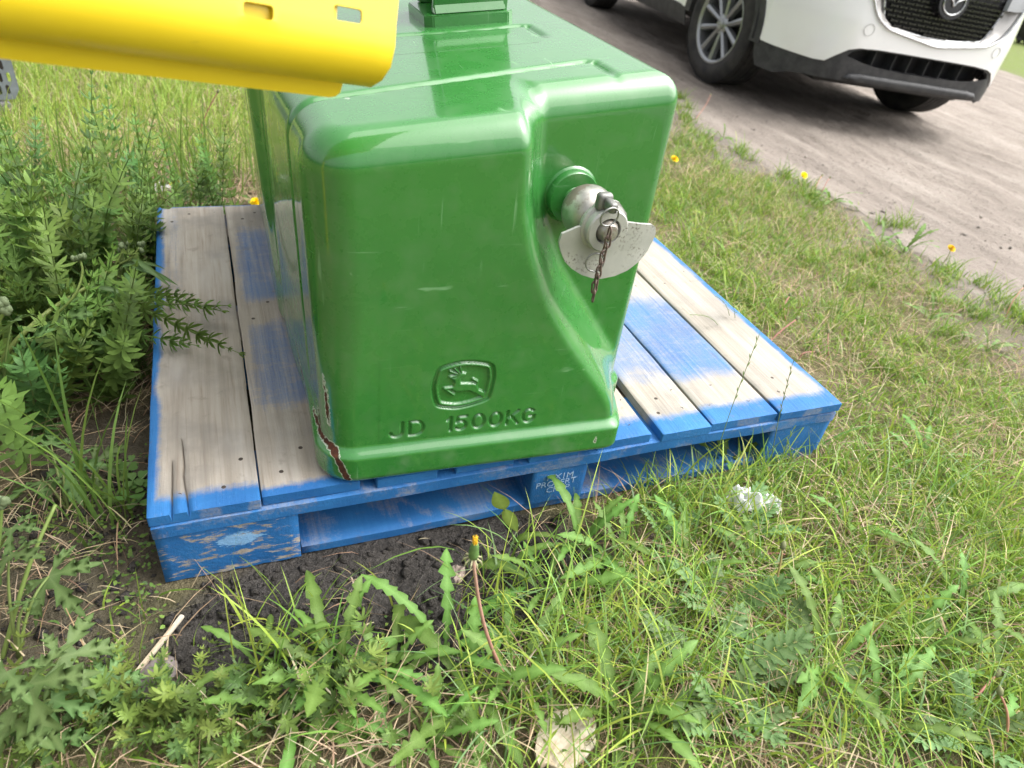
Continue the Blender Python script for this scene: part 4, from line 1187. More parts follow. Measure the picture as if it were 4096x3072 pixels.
for i in range(len(rows) - 1):
    for k in range(8):
        f = bm.faces.new((rows[i][k], rows[i][k + 1], rows[i + 1][k + 1], rows[i + 1][k]))
        gl = (i in (3, 6) and 1 <= k <= 6) or (3 <= i <= 6 and k in (0, 1, 6, 7))
        f.material_index = 1 if gl else 0
me = bpy.data.meshes.new('upper_body'); bmesh.ops.recalc_face_normals(bm, faces=bm.faces); bm.to_mesh(me); bm.free()
me.materials.append(M_CARW); me.materials.append(M_GLASS)
for p_ in me.polygons: p_.use_smooth = True
me.set_sharp_from_angle(angle=R(30))
link('upper_body', me, None, car)

def make_wheel(rad=0.362, width=0.225, rim=0.240):
    """axis along local X, outer face at -X"""
    root = empty('wheel')
    MX = Matrix.Rotation(R(-90), 4, 'Y')
    h = width / 2
    prof = [(rim - 0.004, h - 0.012), (rim + 0.012, h - 0.002), (rim + 0.05, h + 0.006), (rad - 0.045, h + 0.002), (rad - 0.018, h - 0.012), (rad - 0.006, h - 0.026)]
    xs = np.linspace(h - 0.030, -(h - 0.030), 5)
    tr = []
    for i, xc in enumerate(xs):
        wd = 0.0165
        tr += [(rad - 0.001 if abs(xc) > 0.07 else rad, xc + wd), (rad if abs(xc) < 0.07 else rad - 0.001, xc - wd)]
        if i < 4: tr += [(rad - 0.008, xc - wd - 0.001), (rad - 0.008, xs[i + 1] + wd + 0.001)]
    prof += tr
    prof += [(r_, -x_) for r_, x_ in prof[:6][::-1]]
    bm = bmesh.new(); lathe(bm, prof, 72, MX); bm_obj('tyre', bm, M_TYRE, root, 35)
    bm = bmesh.new(); lathe(bm, [(rim - 0.012, h - 0.020), (rim, h - 0.010), (rim + 0.003, h - 0.004), (rim - 0.006, h - 0.003), (rim - 0.020, h - 0.014), (rim - 0.034, -h + 0.02), (rim - 0.02, -h + 0.004), (rim, -h + 0.004)], 64, MX); rimo = bm_obj('rim', bm, M_ALLOY, root, 40)
    bm = bmesh.new(); lathe(bm, [(0.0, 0.015), (0.175, 0.015), (0.175, 0.0), (0.0, 0.0)], 40, MX); bm_obj('brake_disc', bm, M_DARK, root, 30)
    bm = bmesh.new()
    xo = -(h - 0.022)
    for k in range(5):
        for s in (-1, 1):
            a0 = 2 * math.pi * k / 5 + 0.3 + s * R(9); a1 = 2 * math.pi * k / 5 + 0.3 + s * R(19)
            p0 = Vector((xo + 0.010, 0.040 * math.cos(a0), 0.040 * math.sin(a0))); p1 = Vector((xo - 0.002, 0.226 * math.cos(a1), 0.226 * math.sin(a1)))
            t_ = (p1 - p0).normalized(); w_ = Vector((1, 0, 0)).cross(t_).normalized()
            q = []
            for P_, hw, ht in ((p0, 0.016, 0.014), (p1, 0.024, 0.012)):
                q.append([bm.verts.new(P_ + w_ * hw * 1.0 + Vector((0.03, 0, 0))), bm.verts.new(P_ + w_ * hw * 0.75), bm.verts.new(P_ - Vector((ht * 0.7, 0, 0))), bm.verts.new(P_ - w_ * hw * 0.75), bm.verts.new(P_ - w_ * hw + Vector((0.03, 0, 0)))])
            for i in range(5): bm.faces.new((q[0][i], q[0][(i + 1) % 5], q[1][(i + 1) % 5], q[1][i]))
            bm.faces.new(q[0]); bm.faces.new(q[1][::-1])
    bm_obj('spokes', bm, M_ALLOY, root, 25)
    bm = bmesh.new(); lathe(bm, [(0.062, h - 0.045), (0.060, h - 0.030), (0.034, h - 0.020), (0.032, h - 0.014), (0.024, h - 0.012), (0.0, h - 0.011)], 30, MX); hub = bm_obj('hub_cap', bm, M_ALLOY, root, 40)
    bm = bmesh.new(); tube(bm, [(-(h - 0.011), 0.022 * math.cos(a), 0.018 * math.sin(a)) for a in np.linspace(0, 2 * math.pi, 20, endpoint=False)], 0.002, 5, closed=True)
    for s in (-1, 1): tube(bm, [(-(h - 0.010), 0, -0.008), (-(h - 0.010), 0.009 * s, 0.003), (-(h - 0.010), 0.020 * s, 0.006)], 0.002, 5)
    bm_obj('hub_badge', bm, M_CHROME, root, 180)
    for k in range(5):
        bm = bmesh.new(); a = 2 * math.pi * k / 5 + 0.3 + R(36)
        bmesh.ops.create_cone(bm, cap_ends=True, segments=8, radius1=0.010, radius2=0.009, depth=0.02, matrix=Matrix.Translation((-(h - 0.040), 0.056 * math.cos(a), 0.056 * math.sin(a))) @ Matrix.Rotation(R(90), 4, 'Y'))
        bm_obj('wheel_nut', bm, M_DARK, root)
    return root
w0 = make_wheel()
w0.parent = car; w0.location = (-0.7975, 0, 0.362); w0.rotation_euler = (0.35, 0, R(7.6))
spots = [((0.7975, 0, 0.362), R(180 + 7.6)), ((-0.7975, 2.70, 0.362), 0.0), ((0.7975, 2.70, 0.362), R(180))]
for loc, rz in spots:
    w = copy_tree(w0, car); w.location = loc; w.rotation_euler = (0.9, 0, rz)

# ================================================================ TRACTOR WHEEL FAR BEHIND THE CAR
q = gp(2189, 89)
fw_ = empty('tractor_wheel')
dr = np.array([q[0], q[1]]) - CAM_POS[:2]; dr /= np.linalg.norm(dr)
rt = np.array([dr[1], -dr[0]])
RW = 0.78
cpos = np.array([q[0] + rt[0] * RW * 0.55, q[1] + rt[1] * RW * 0.55])
fw_.location = (cpos[0], cpos[1], float(terrain(cpos[0], cpos[1])) + RW - 0.05)
fw_.rotation_euler = (0, 0, math.atan2(dr[1], dr[0]) + R(20))
tag(fw_, 'big black ribbed tractor tyre far behind the white car', 'wheel')
MX = Matrix.Rotation(R(-90), 4, 'Y')
bm = bmesh.new(); lathe(bm, [(0.42, 0.20), (0.50, 0.22), (0.66, 0.22), (0.73, 0.17), (0.74, 0.0), (0.73, -0.17), (0.66, -0.22), (0.50, -0.22), (0.42, -0.20)], 48, MX); bm_obj('tyre', bm, M_TYRE, fw_, 50)
lug = None
for k in range(36):
    a = 2 * math.pi * (k // 2) / 18 + (0.17 if k % 2 else 0); s = 1 if k % 2 else -1
    if lug is None:
        bm = bmesh.new(); box(bm, (-0.005, -0.03, 0.0), (0.22, 0.03, 0.065), 0.008, 1)
        lug = bpy.data.meshes.new('tread_lug'); bm.to_mesh(lug); bm.free(); lug.materials.append(M_TYRE)
    o = link('tread_lug', lug, None, fw_)
    o.matrix_local = Matrix.Rotation(a, 4, 'X') @ Matrix.Translation((0, 0, 0.725)) @ Matrix.Rotation(R(0 if s > 0 else 180) + s * R(28) * (1 if s > 0 else 1), 4, 'Z')
bm = bmesh.new(); lathe(bm, [(0.43, 0.16), (0.40, 0.14), (0.36, 0.06), (0.12, 0.04), (0.10, 0.09), (0.0, 0.09)], 36, MX); lathe(bm, [(0.43, -0.16), (0.40, -0.10), (0.36, 0.03), (0.0, 0.02)], 36, MX); bm_obj('rim', bm, M_YEL, fw_, 40)

# ================================================================ PERFORATED STEP AT THE LEFT EDGE
ps = empty('perforated_step')
A0 = gp(18, 250)
dv = np.array([A0[0], A0[1]]) - CAM_POS[:2]; ang = math.atan2(dv[1], dv[0]) - math.pi / 2
ps.location = (A0[0], A0[1], A0[2] - 0.004); ps.rotation_euler = (0, 0, ang + R(6))
tag(ps, 'grey perforated metal step at the left edge beyond the tall weeds', 'step')
M_STEP = simple('step_grey', (0.17, 0.19, 0.21), 0.5, 0.5, 0.2, 30)
M_STEPD = simple('step_dark', (0.030, 0.024, 0.020), 0.7, 0.2, 0.4, 30)
holes = []
rr_ = 0
z = 0.075
while z < 0.46:
    for k in range(13):
        x = 0.052 - 0.03 - k * 0.024 + (0.012 if rr_ % 2 else 0)
        if x > 0.040: continue
        holes.append([(x - 0.0055, z), (x, z - 0.005), (x + 0.0055, z), (x + 0.0055, z + 0.022), (x, z + 0.027), (x - 0.0055, z + 0.022)])
    z += 0.038; rr_ += 1
pl_ = [(0.035, 0.055), (0.054, 0.085), (0.056, 0.49), (-0.27, 0.49), (-0.27, 0.055)]
pp = panel('perforated_plate', pl_, holes, lambda u, v: (u, 0.10 * v, v), M_STEP, ps, 0.05, 0.004, lambda u, v: (0, 1, 0), 30)
bm = bmesh.new(); box(bm, (-0.27, 0.065, 0.05), (0.036, 0.10, 0.485), 0.004); bm_obj('step_box', bm, M_STEPD, ps)
bm = bmesh.new(); box(bm, (-0.25, 0.0, 0.0), (0.018, 0.09, 0.048), 0.008); bm_obj('step_foot', bm, simple('step_base', (0.13, 0.13, 0.13), 0.8), ps)
# ================================================================ VEGETATION
def leaf_mat(name, rough=0.45, trans=0.35, bumpy=True, gloss=0.35):
    t = NT(name); c = t.coord('Object')
    base = t.attr('col', 'Color')
    n = t.noise(c, 90, 3)
    oi = t.new('ShaderNodeObjectInfo')
    v = t.math('ADD', t.mr(n, 0.2, 0.8, 0.82, 1.15, 'LINEAR'), t.mr(oi.outputs['Random'], 0, 1, -0.22, 0.22, 'LINEAR'))
    hs = t.new('ShaderNodeHueSaturation'); t.l.new(base, hs.inputs['Color']); t.l.new(v, hs.inputs['Value'])
    t.put(hs.inputs['Hue'], t.mr(oi.outputs['Random'], 0, 1, 0.478, 0.512, 'LINEAR'))
    colr = hs.outputs[0]
    t.set(color=colr, rough=rough, spec=gloss)
    if bumpy: t.set(normal=t.bump(n, 0.15, 0.002))
    tr = t.new('ShaderNodeBsdfTranslucent'); g = t.new('ShaderNodeGamma'); t.l.new(colr, g.inputs[0]); g.inputs[1].default_value = 0.86
    yel = t.mix(0.25, g.outputs[0], (0.30, 0.42, 0.03)); t.l.new(yel, tr.inputs[0])
    mx = t.new('ShaderNodeMixShader'); mx.inputs[0].default_value = trans
    t.l.new(t.b.outputs[0], mx.inputs[1]); t.l.new(tr.outputs[0], mx.inputs[2]); t.l.new(mx.outputs[0], t.out.inputs[0])
    return t.m
M_GRASS = leaf_mat('grass_blade', 0.5, 0.32, False)
M_LEAF = leaf_mat('leaf', 0.52, 0.24, True, 0.25)
M_DRY = leaf_mat('dry_grass', 0.8, 0.15, False, 0.15)
M_STEM = leaf_mat('stem', 0.5, 0.05, False)
M_PETAL = leaf_mat('petal', 0.6, 0.25, False, 0.2)

def blades(pos, z0, h, ang, lean, w, col, segs=3, droop=0.3, twist=None, tipcol=None):
    n = len(h)
    ts = np.linspace(0, 1, segs + 1)
    dx, dy = np.cos(ang), np.sin(ang)
    fa = RNG.uniform(0, np.pi, n) if twist is None else twist
    sx, sy = np.cos(fa), np.sin(fa)
    V = np.zeros((n, 2 * segs + 1, 3), np.float32); Cc = np.zeros((n, 2 * segs + 1, 3), np.float32)
    for k, t_ in enumerate(ts):
        hor = lean * h * t_ ** 1.6
        up = h * (t_ * np.sqrt(np.maximum(1 - np.minimum(lean, 0.98) ** 2 * 0.8, 0.02)) - droop * lean * t_ ** 3)
        cx = pos[:, 0] + dx * hor; cy = pos[:, 1] + dy * hor; cz = z0 + up
        cc = col if tipcol is None else col * (1 - t_) + tipcol * t_
        if k < segs:
            ww = w * (1 - t_ ** 2 * 0.75) * 0.5 * (0.75 if k == 0 else 1)
            V[:, 2 * k] = np.stack([cx - sx * ww, cy - sy * ww, cz], 1); V[:, 2 * k + 1] = np.stack([cx + sx * ww, cy + sy * ww, cz], 1)
            Cc[:, 2 * k] = cc; Cc[:, 2 * k + 1] = cc
        else:
            V[:, 2 * k] = np.stack([cx, cy, cz], 1); Cc[:, 2 * k] = cc
    m = 2 * segs + 1; b = (np.arange(n) * m)[:, None]
    quads = np.concatenate([b + np.array([[2 * k, 2 * k + 1, 2 * k + 3, 2 * k + 2]]) for k in range(segs - 1)]) if segs > 1 else np.zeros((0, 4), int)
    tris = b + np.array([[2 * segs - 2, 2 * segs - 1, 2 * segs]])
    return V.reshape(-1, 3), quads, tris, Cc.reshape(-1, 3)

def stuff(name, parts, mat, label, cat):
    V, Q, T, C_ = [], [], [], []; off = 0
    for v, q, t_, c_ in parts:
        V.append(v); Q.append(q + off); T.append(t_ + off); C_.append(c_); off += len(v)
    faces = [np.concatenate(T)]
    q = np.concatenate(Q)
    if len(q): faces.append(q)
    o = link(name, mesh_np(name, np.concatenate(V), faces, col=np.concatenate(C_)), mat)
    o['kind'] = 'stuff'; o['label'] = label; o['category'] = cat
    return o

def free(x, y, m=0.0):
    """outside the pallet footprint"""
    return ~((x > -0.012 - m) & (x < 1.232 + m) & (y > -0.012 - m) & (y < 1.03 + m))
def scatter(x0, x1, y0, y1, dens, keep):
    n = int((x1 - x0) * (y1 - y0) * dens)
    p = np.stack([RNG.uniform(x0, x1, n), RNG.uniform(y0, y1, n)], 1)
    k = keep(p[:, 0], p[:, 1]); k = RNG.random(n) < k
    p = p[k]; return p[free(p[:, 0], p[:, 1])]
def tz(p): return terrain(p[:, 0], p[:, 1])
def mixcol(n, cols, wts, var=0.18):
    c = np.array(cols)[RNG.choice(len(cols), n, p=np.array(wts) / sum(wts))]
    return np.clip(c * RNG.uniform(1 - var, 1 + var, (n, 1)) * RNG.uniform(1 - var * .4, 1 + var * .4, (n, 3)), 0, 1)
GREEN, YGREEN, DGREEN, BGREEN, STRAW, BROWN = (0.150, 0.260, 0.036), (0.265, 0.350, 0.055), (0.055, 0.125, 0.025), (0.12, 0.22, 0.065), (0.50, 0.42, 0.25), (0.26, 0.19, 0.12)

# ---- short verge turf right of the pallet
def verge_keep(x, y):
    e = road_edge(y)
    patch = sstep(0.30, 0.62, fbm(x * 2.6, y * 2.6, 101, 3))
    edge = 1 - sstep(-0.45, 0.06, x - e + 0.35 * (fbm(x * 5, y * 5, 103, 3) - 0.5))
    return np.clip(0.18 + 0.9 * patch, 0, 1) * edge
p1 = scatter(1.0, 2.9, -0.85, 1.8, 14000, verge_keep)
p1b = scatter(0.8, 3.1, 1.8, 4.6, 6000, verge_keep)
p1 = np.concatenate([p1, p1b])
n = len(p1); hh = RNG.gamma(5, 0.0070, n) * (0.75 + 0.8 * fbm(p1[:, 0] * 3, p1[:, 1] * 3, 111, 2))
cl = scatter(1.0, 2.75, -0.8, 3.3, 26, lambda x, y: np.ones_like(x) * (x < road_edge(y) + 0.02))
ye = RNG.uniform(-0.7, 3.4, 46); cl = np.concatenate([cl, np.stack([road_edge(ye) + RNG.normal(-0.03, 0.07, 46), ye], 1)])
pc = np.repeat(cl, 46, 0); pc = pc + RNG.normal(0, 0.022, pc.shape); pc = pc[free(pc[:, 0], pc[:, 1])]; nc = len(pc)
A1c = blades(pc, tz(pc), RNG.gamma(7, 0.0095, nc), RNG.uniform(0, 6.28, nc), RNG.uniform(0.3, 0.95, nc), RNG.uniform(0.0022, 0.0048, nc), mixcol(nc, [GREEN, YGREEN, (0.10, 0.20, 0.04)], [5, 3, 3], 0.3), 4)
A1 = blades(p1, tz(p1), hh, RNG.uniform(0, 6.28, n), RNG.uniform(0.35, 1.1, n), RNG.uniform(0.0020, 0.0044, n), mixcol(n, [GREEN, YGREEN, BGREEN, STRAW], [9, 5, 2, 1.1], 0.3), 3)
# ---- foreground turf
def fore_keep(x, y):
    s = soil_mask(x, y)
    patch = sstep(0.28, 0.60, fbm(x * 3.5, y * 3.5, 121, 3))
    return np.clip(0.20 + 0.8 * patch, 0, 1) * (1 - s) * (0.40 + 0.6 * sstep(0.2, 0.75, x)) * (1 - 0.55 * (x < 0.12))
p2 = scatter(-0.45, 1.6, -0.85, 0.0, 10500, fore_keep)
n = len(p2); hh = RNG.gamma(5, 0.011, n)
A2 = blades(p2, tz(p2), hh, RNG.uniform(0, 6.28, n), RNG.uniform(0.2, 0.9, n), RNG.uniform(0.0022, 0.0050, n), mixcol(n, [GREEN, YGREEN, BGREEN, STRAW], [6, 4, 2, 2.2], 0.28), 4)
stuff('grass', [A1, A1c, A2], M_GRASS, 'short patchy green turf around the pallet and along the road', 'grass')
# ---- bright lawn behind on the left
def lawn_keep(x, y):
    return sstep(1.35, 1.75, y - 0.25 * np.clip(x, -1, 0.5) + 0.5 * (fbm(x * 3, y * 3, 131, 3) - 0.5)) * np.where(x > 0.85, 0.4, 1)
p3 = scatter(-1.5, 0.9, 1.2, 3.1, 11000, lawn_keep); p3b = scatter(-3.0, 2.2, 3.1, 9.5, 3200, lambda x, y: np.clip(1.3 - (y - 3.1) / 6, 0, 1))
p3 = np.concatenate([p3, p3b]); n = len(p3)
hh = RNG.gamma(6, 0.0078, n) * (0.7 + 0.9 * fbm(p3[:, 0] * 2.5, p3[:, 1] * 2.5, 135, 2))
A3 = blades(p3, tz(p3), hh, RNG.normal(0.6, 1.6, n), RNG.uniform(0.15, 0.85, n), RNG.uniform(0.002, 0.0042, n), mixcol(n, [(0.21, 0.330, 0.050), (0.32, 0.41, 0.080), STRAW], [5, 6, 1.3]), 3)
stuff('lawn_grass', [A3], M_GRASS, 'bright yellow green lawn behind the weeds on the left', 'grass')
# ---- long fine arching grass in the right foreground and by the pallet's front corner
p4 = []
for (px, py, k, s) in ((1180, 1330, 260, 0.07), (1330, 1430, 300, 0.08), (1500, 1300, 260, 0.09), (1560, 1120, 160, 0.05), (1440, 1100, 150, 0.05), (1650, 1020, 160, 0.06), (1700, 1350, 260, 0.10), (1850, 1250, 220, 0.10), (1950, 1450, 220, 0.10), (2100, 1320, 160, 0.10), (1120, 1520, 160, 0.06), (640, 1430, 90, 0.05), (1400, 1560, 220, 0.08), (1730, 1560, 220, 0.08), (2050, 1560, 160, 0.08), (1900, 1050, 160, 0.10), (2100, 1100, 120, 0.10)):
    q = gp(px, py); p4.append(np.stack([RNG.normal(q[0], s, k), RNG.normal(q[1], s * 0.8, k)], 1))
p4 = np.concatenate(p4); p4 = p4[free(p4[:, 0], p4[:, 1])]; n = len(p4)
hh = RNG.gamma(8, 0.0155, n)
A4 = blades(p4, tz(p4), hh, RNG.uniform(0, 6.28, n), RNG.uniform(0.35, 0.98, n), RNG.uniform(0.0016, 0.0042, n), mixcol(n, [(0.15, 0.27, 0.045), (0.29, 0.39, 0.06), (0.16, 0.27, 0.10)], [5, 5, 2], 0.28), 6, 0.42)
stuff('long_grass', [A4], M_GRASS, 'long fine arching grass blades in the right foreground', 'grass')
# ---- tall broad grass at the back of the weeds on the left
p5 = []
for (px, py, k, s) in ((250, 480, 130, 0.10), (150, 430, 110, 0.12), (420, 420, 60, 0.08), (60, 520, 60, 0.08), (520, 400, 40, 0.06), (220, 1130, 26, 0.025)):
    q = gp(px, py); p5.append(np.stack([RNG.normal(q[0], s, k), RNG.normal(q[1], s, k)], 1))
p5 = np.concatenate(p5); p5 = p5[free(p5[:, 0], p5[:, 1], 0.02)]; n = len(p5)
hh = RNG.uniform(0.14, 0.34, n)
A5 = blades(p5, tz(p5), hh, RNG.uniform(0, 6.28, n), RNG.uniform(0.1, 0.6, n), RNG.uniform(0.003, 0.0065, n), mixcol(n, [(0.115, 0.205, 0.045), (0.16, 0.25, 0.05)], [1, 1]), 6, 0.35)
stuff('tall_grass', [A5], M_GRASS, 'tall broad grass blades at the back of the weed patch', 'grass')
# ---- dry thatch lying on the ground
def thatch_keep(x, y):
    e = road_edge(y)
    return (0.25 + 0.75 * sstep(0.35, 0.65, fbm(x * 4, y * 4, 141, 3))) * (1 - sstep(-0.3, 0.0, x - e)) * (1 - 0.93 * soil_mask(x, y))
p6 = np.concatenate([scatter(-0.75, 1.3, -0.85, 2.0, 9500, thatch_keep), scatter(1.3, 2.8, -0.85, 2.0, 3600, thatch_keep), scatter(-1.2, 2.8, 2.0, 3.4, 2500, thatch_keep)]); n = len(p6)
A6 = blades(p6, tz(p6) + RNG.uniform(0.001, 0.026, n), RNG.gamma(4, 0.016, n), RNG.uniform(0, 6.28, n), RNG.uniform(0.96, 0.999, n), RNG.uniform(0.0012, 0.0028, n), mixcol(n, [STRAW, (0.36, 0.27, 0.16), (0.55, 0.47, 0.31), BROWN], [5, 3, 2, 1.5]), 3, 0.18)
stuff('dry_thatch', [A6], M_DRY, 'matted dry straw coloured thatch lying between the green blades', 'dry grass')
# ---- tiny round ground-cover leaves
def small_leaves(p, z, size, col):
    n = len(p); a = RNG.uniform(0, 6.28, n); til = RNG.uniform(-0.5, 0.5, (n, 2))
    ring = np.array([(0, 0), (0.5, 0.38), (1, 0.42), (1.35, 0), (1, -0.42), (0.5, -0.38)])
    V = np.zeros((n, 6, 3))
    for k, (u, v) in enumerate(ring):
        x = (u * np.cos(a) - v * np.sin(a)) * size; y = (u * np.sin(a) + v * np.cos(a)) * size
        V[:, k] = np.stack([p[:, 0] + x, p[:, 1] + y, z + x * til[:, 0] + y * til[:, 1]], 1)
    b = (np.arange(n) * 6)[:, None]
    T = np.concatenate([b + np.array([[0, 1, 5]]), b + np.array([[2, 3, 4]])]); Q = b + np.array([[1, 2, 4, 5]])
    return V.reshape(-1, 3), Q, T, np.repeat(col, 6, 0)
def cover_keep(x, y): return sstep(0.45, 0.62, fbm(x * 7, y * 7, 151, 2)) * (1 - 0.8 * soil_mask(x, y) * (x > 0.0))
p7 = np.concatenate([scatter(-0.55, 0.0, -0.1, 0.45, 14000, cover_keep), scatter(-0.35, 0.45, -0.62, -0.15, 8000, cover_keep), scatter(0.45, 1.5, -0.7, -0.1, 4500, cover_keep), scatter(-0.2, 0.3, 1.05, 1.5, 4000, cover_keep)])
n = len(p7)
A7 = small_leaves(p7, tz(p7) + RNG.uniform(0.003, 0.022, n), RNG.uniform(0.003, 0.0068, n), mixcol(n, [(0.10, 0.19, 0.04), (0.15, 0.25, 0.05), (0.075, 0.14, 0.04)], [3, 3, 2]))
stuff('ground_cover', [A7], M_LEAF, 'tiny round leaved ground cover on the bare earth', 'ground cover')

# ================================================================ individual plants
def strip_leaf(name, sect, col, tip=None):
    """sect: list of (centre Vector, half width, side Vector, fold): leaf blade with a folded midrib"""
    V, F, C_ = [], [], []
    for i, (cpt, hw, side, fold) in enumerate(sect):
        up = Vector((0, 0, 1))
        V += [cpt - side * hw + up * fold * hw, cpt, cpt + side * hw + up * fold * hw]
        f = i / (len(sect) - 1); cc = np.array(col) * (1 - f) + np.array(tip or col) * f
        C_ += [cc * 0.95, np.minimum(cc * 1.35 + 0.02, 1), cc * 0.95]
    for i in range(len(sect) - 1):
        a = 3 * i
        F += [(a, a + 1, a + 4, a + 3), (a + 1, a + 2, a + 5, a + 4)]
    return mesh_np(name, np.array([tuple(v) for v in V]), [np.array(F)], col=np.array(C_), smooth=True)
def dandelion_leaf(seed, e0=48, bend=75, toothy=1.0, col=(0.078, 0.160, 0.027)):
    rnd = random.Random(seed); sect = []; N = 44
    pos = Vector((0, 0, 0)); el = R(e0 + rnd.uniform(-8, 8)); twist = rnd.uniform(-0.25, 0.25)
    for i in range(N + 1):
        t_ = i / N
        env = 0.016 + 0.082 * t_
        ph = t_ * (7.0 + seed % 3) + seed * 0.37
        saw = 1 - (ph % 1.0)
        lobe = 1 - toothy * 0.74 * (1 - saw) * (1 - sstep(0.84, 0.97, t_))
        endc = max(0.0, 1 - max(0, (t_ - 0.74) / 0.26) ** 1.35)
        hw = env * lobe * endc + 0.002
        a = el - R(bend) * t_ ** 1.2
        side = Vector((math.sin(twist * t_ * 2), 1, 0.25 * math.sin(ph * 3.1) * t_)).normalized()
        sect.append((pos.copy(), hw, side, 0.25 * (1 - t_) + 0.08 * math.sin(ph * 5)))
        pos = pos + Vector((math.cos(a), 0.10 * math.sin(t_ * 3 + seed), math.sin(a))) / N
    return strip_leaf('dandelion_leaf', sect, col, tuple(min(1, v * 1.25) for v in col))
DL = [dandelion_leaf(i, e, b, to) for i, (e, b, to) in enumerate(((55, 70, 1.0), (38, 55, 0.9), (25, 40, 1.0), (70, 85, 0.6), (45, 95, 0.35), (62, 60, 0.8)))]
for m in DL: m.materials.append(M_LEAF)
def plant_at(name, px, py, dz=0.0):
    q = gp(px, py); return empty(name, (q[0], q[1], q[2] + dz))
def rosette(px, py, size, n, label, group=None, flat=0.0, up=False, seed=0):
    rnd = random.Random(seed * 31 + int(px) + int(py))
    root = plant_at('dandelion_plant', px, py)
    tag(root, label, 'dandelion', group)
    a0 = rnd.uniform(0, 6.28)
    for k in range(n):
        o = link('leaf', DL[rnd.choice([0, 3, 5, 4] if up else [0, 1, 2, 4, 5])], None, root)
        s = size * rnd.uniform(0.65, 1.1)
        o.scale = (s, s * rnd.uniform(0.85, 1.25), s)
        o.rotation_euler = (rnd.uniform(-0.2, 0.2), rnd.uniform(-0.2, 0.15) + flat, a0 + 2.4 * k + rnd.uniform(-0.3, 0.3))
        o.location = (0, 0, -0.002)
    return root
ROS = [(720, 1470, 0.13, 12, 'big leafy dandelion clump in the left foreground before the bare soil', True), (560, 1440, 0.095, 6, 'small dandelion clump just below the pallet corner block', True),
       (840, 1460, 0.115, 7, 'dandelion clump at the lower edge of the dark soil', True), (640, 1560, 0.12, 7, 'dandelion clump among low bedstraw at the bottom', False), (960, 1410, 0.13, 7, 'flat dandelion left of the pink bud stalk', False),
       (1010, 1500, 0.13, 8, 'dandelion below the dark soil beside the pink bud stalk', False), (1110, 1490, 0.12, 7, 'dandelion rosette at the foot of the pink bud stalk', False), (1250, 1190, 0.13, 11, 'upright leafy dandelion by the centre block of the pallet', True),
       (1330, 1230, 0.12, 8, 'dandelion right of the stencilled pallet block', True), (1180, 1290, 0.12, 7, 'dandelion at the right rim of the dark soil', True), (1480, 1240, 0.12, 8, 'dandelion below the white paper scrap', False),
       (1560, 1010, 0.11, 6, 'broad leaved dandelion against the right front of the pallet', True), (1340, 1560, 0.13, 7, 'dandelion right of the pale bark piece', True), (1490, 1500, 0.12, 7, 'dandelion beside the silverweed at the bottom centre right', False),
       (1760, 1450, 0.13, 8, 'yellowish dandelion in the lower right grass', True), (1960, 1400, 0.12, 8, 'dandelion with spoon shaped leaves at lower right', True), (2060, 1330, 0.12, 7, 'dandelion in the grass near the right edge', True),
       (2150, 1480, 0.12, 7, 'dandelion at the right edge near the bent pink stalk', False), (1880, 1570, 0.13, 7, 'dandelion at the bottom right', False), (1640, 1250, 0.11, 7, 'dandelion among arching grass right of centre', True),
       (920, 1600, 0.12, 7, 'dandelion at the bottom left of the bark piece', False), (1830, 1150, 0.10, 6, 'small dandelion in turf right of the pallet corner', False), (2000, 1000, 0.10, 6, 'small dandelion in the open turf at right', False)]
for i, (px, py, s, n, lab, upr) in enumerate(ROS): rosette(px, py, s * 1.22, n + 1, lab, 'dandelions in the foreground', 0.0, upr, i)
for i, (px, py, s, n, lab) in enumerate(((1790, 440, 0.16, 9, 'leafy dandelion tuft at the near road edge with pink stalks'), (1950, 545, 0.17, 10, 'broad dandelion tuft on the road edge left of the yellow flower'), (1900, 530, 0.14, 8, 'dandelion tuft left of the broad tuft at the road edge'),
        (2010, 690, 0.14, 8, 'dandelion tuft at the road edge near the right border'), (1560, 300, 0.14, 7, 'small far dandelion tuft on the road edge'), (2130, 760, 0.13, 8, 'dandelion tuft in the turf at the right border'), (430, 430, 0.13, 7, 'dandelion behind the back edge of the pallet'), (500, 420, 0.12, 7, 'second dandelion behind the pallet beside the weight'))):
    rosette(px, py, s, n, lab, 'dandelions along the road and pallet edges', 0.05, False, 60 + i)

# ---- stalks and flowers
def stalk_obj(name, pts, r0, r1, col, parent, seg=6, col2=None):
    bm = bmesh.new(); k = len(pts)
    tube(bm, pts, [r0 + (r1 - r0) * i / (k - 1) for i in range(k)], seg)
    me = bpy.data.meshes.new(name); bmesh.ops.recalc_face_normals(bm, faces=bm.faces); bm.to_mesh(me); bm.free()
    nv = len(me.vertices); c_ = np.ones((nv, 4), np.float32)
    f = np.repeat(np.linspace(0, 1, k), seg)[:nv]; f = np.concatenate([f, np.ones(nv - len(f))])
    c_[:, :3] = np.array(col) * (1 - f[:, None]) + np.array(col2 or col) * f[:, None]
    at = me.attributes.new('col', 'FLOAT_COLOR', 'POINT'); at.data.foreach_set('color', c_.ravel())
    for p_ in me.polygons: p_.use_smooth = True
    return link(name, me, M_STEM, parent)
def curve_to(base, top, bow, n=10):
    base = Vector(base); top = Vector(top); out = []
    for i in range(n + 1):
        t_ = i / n; out.append(base.lerp(top, t_) + Vector(bow) * math.sin(math.pi * t_))
    return out
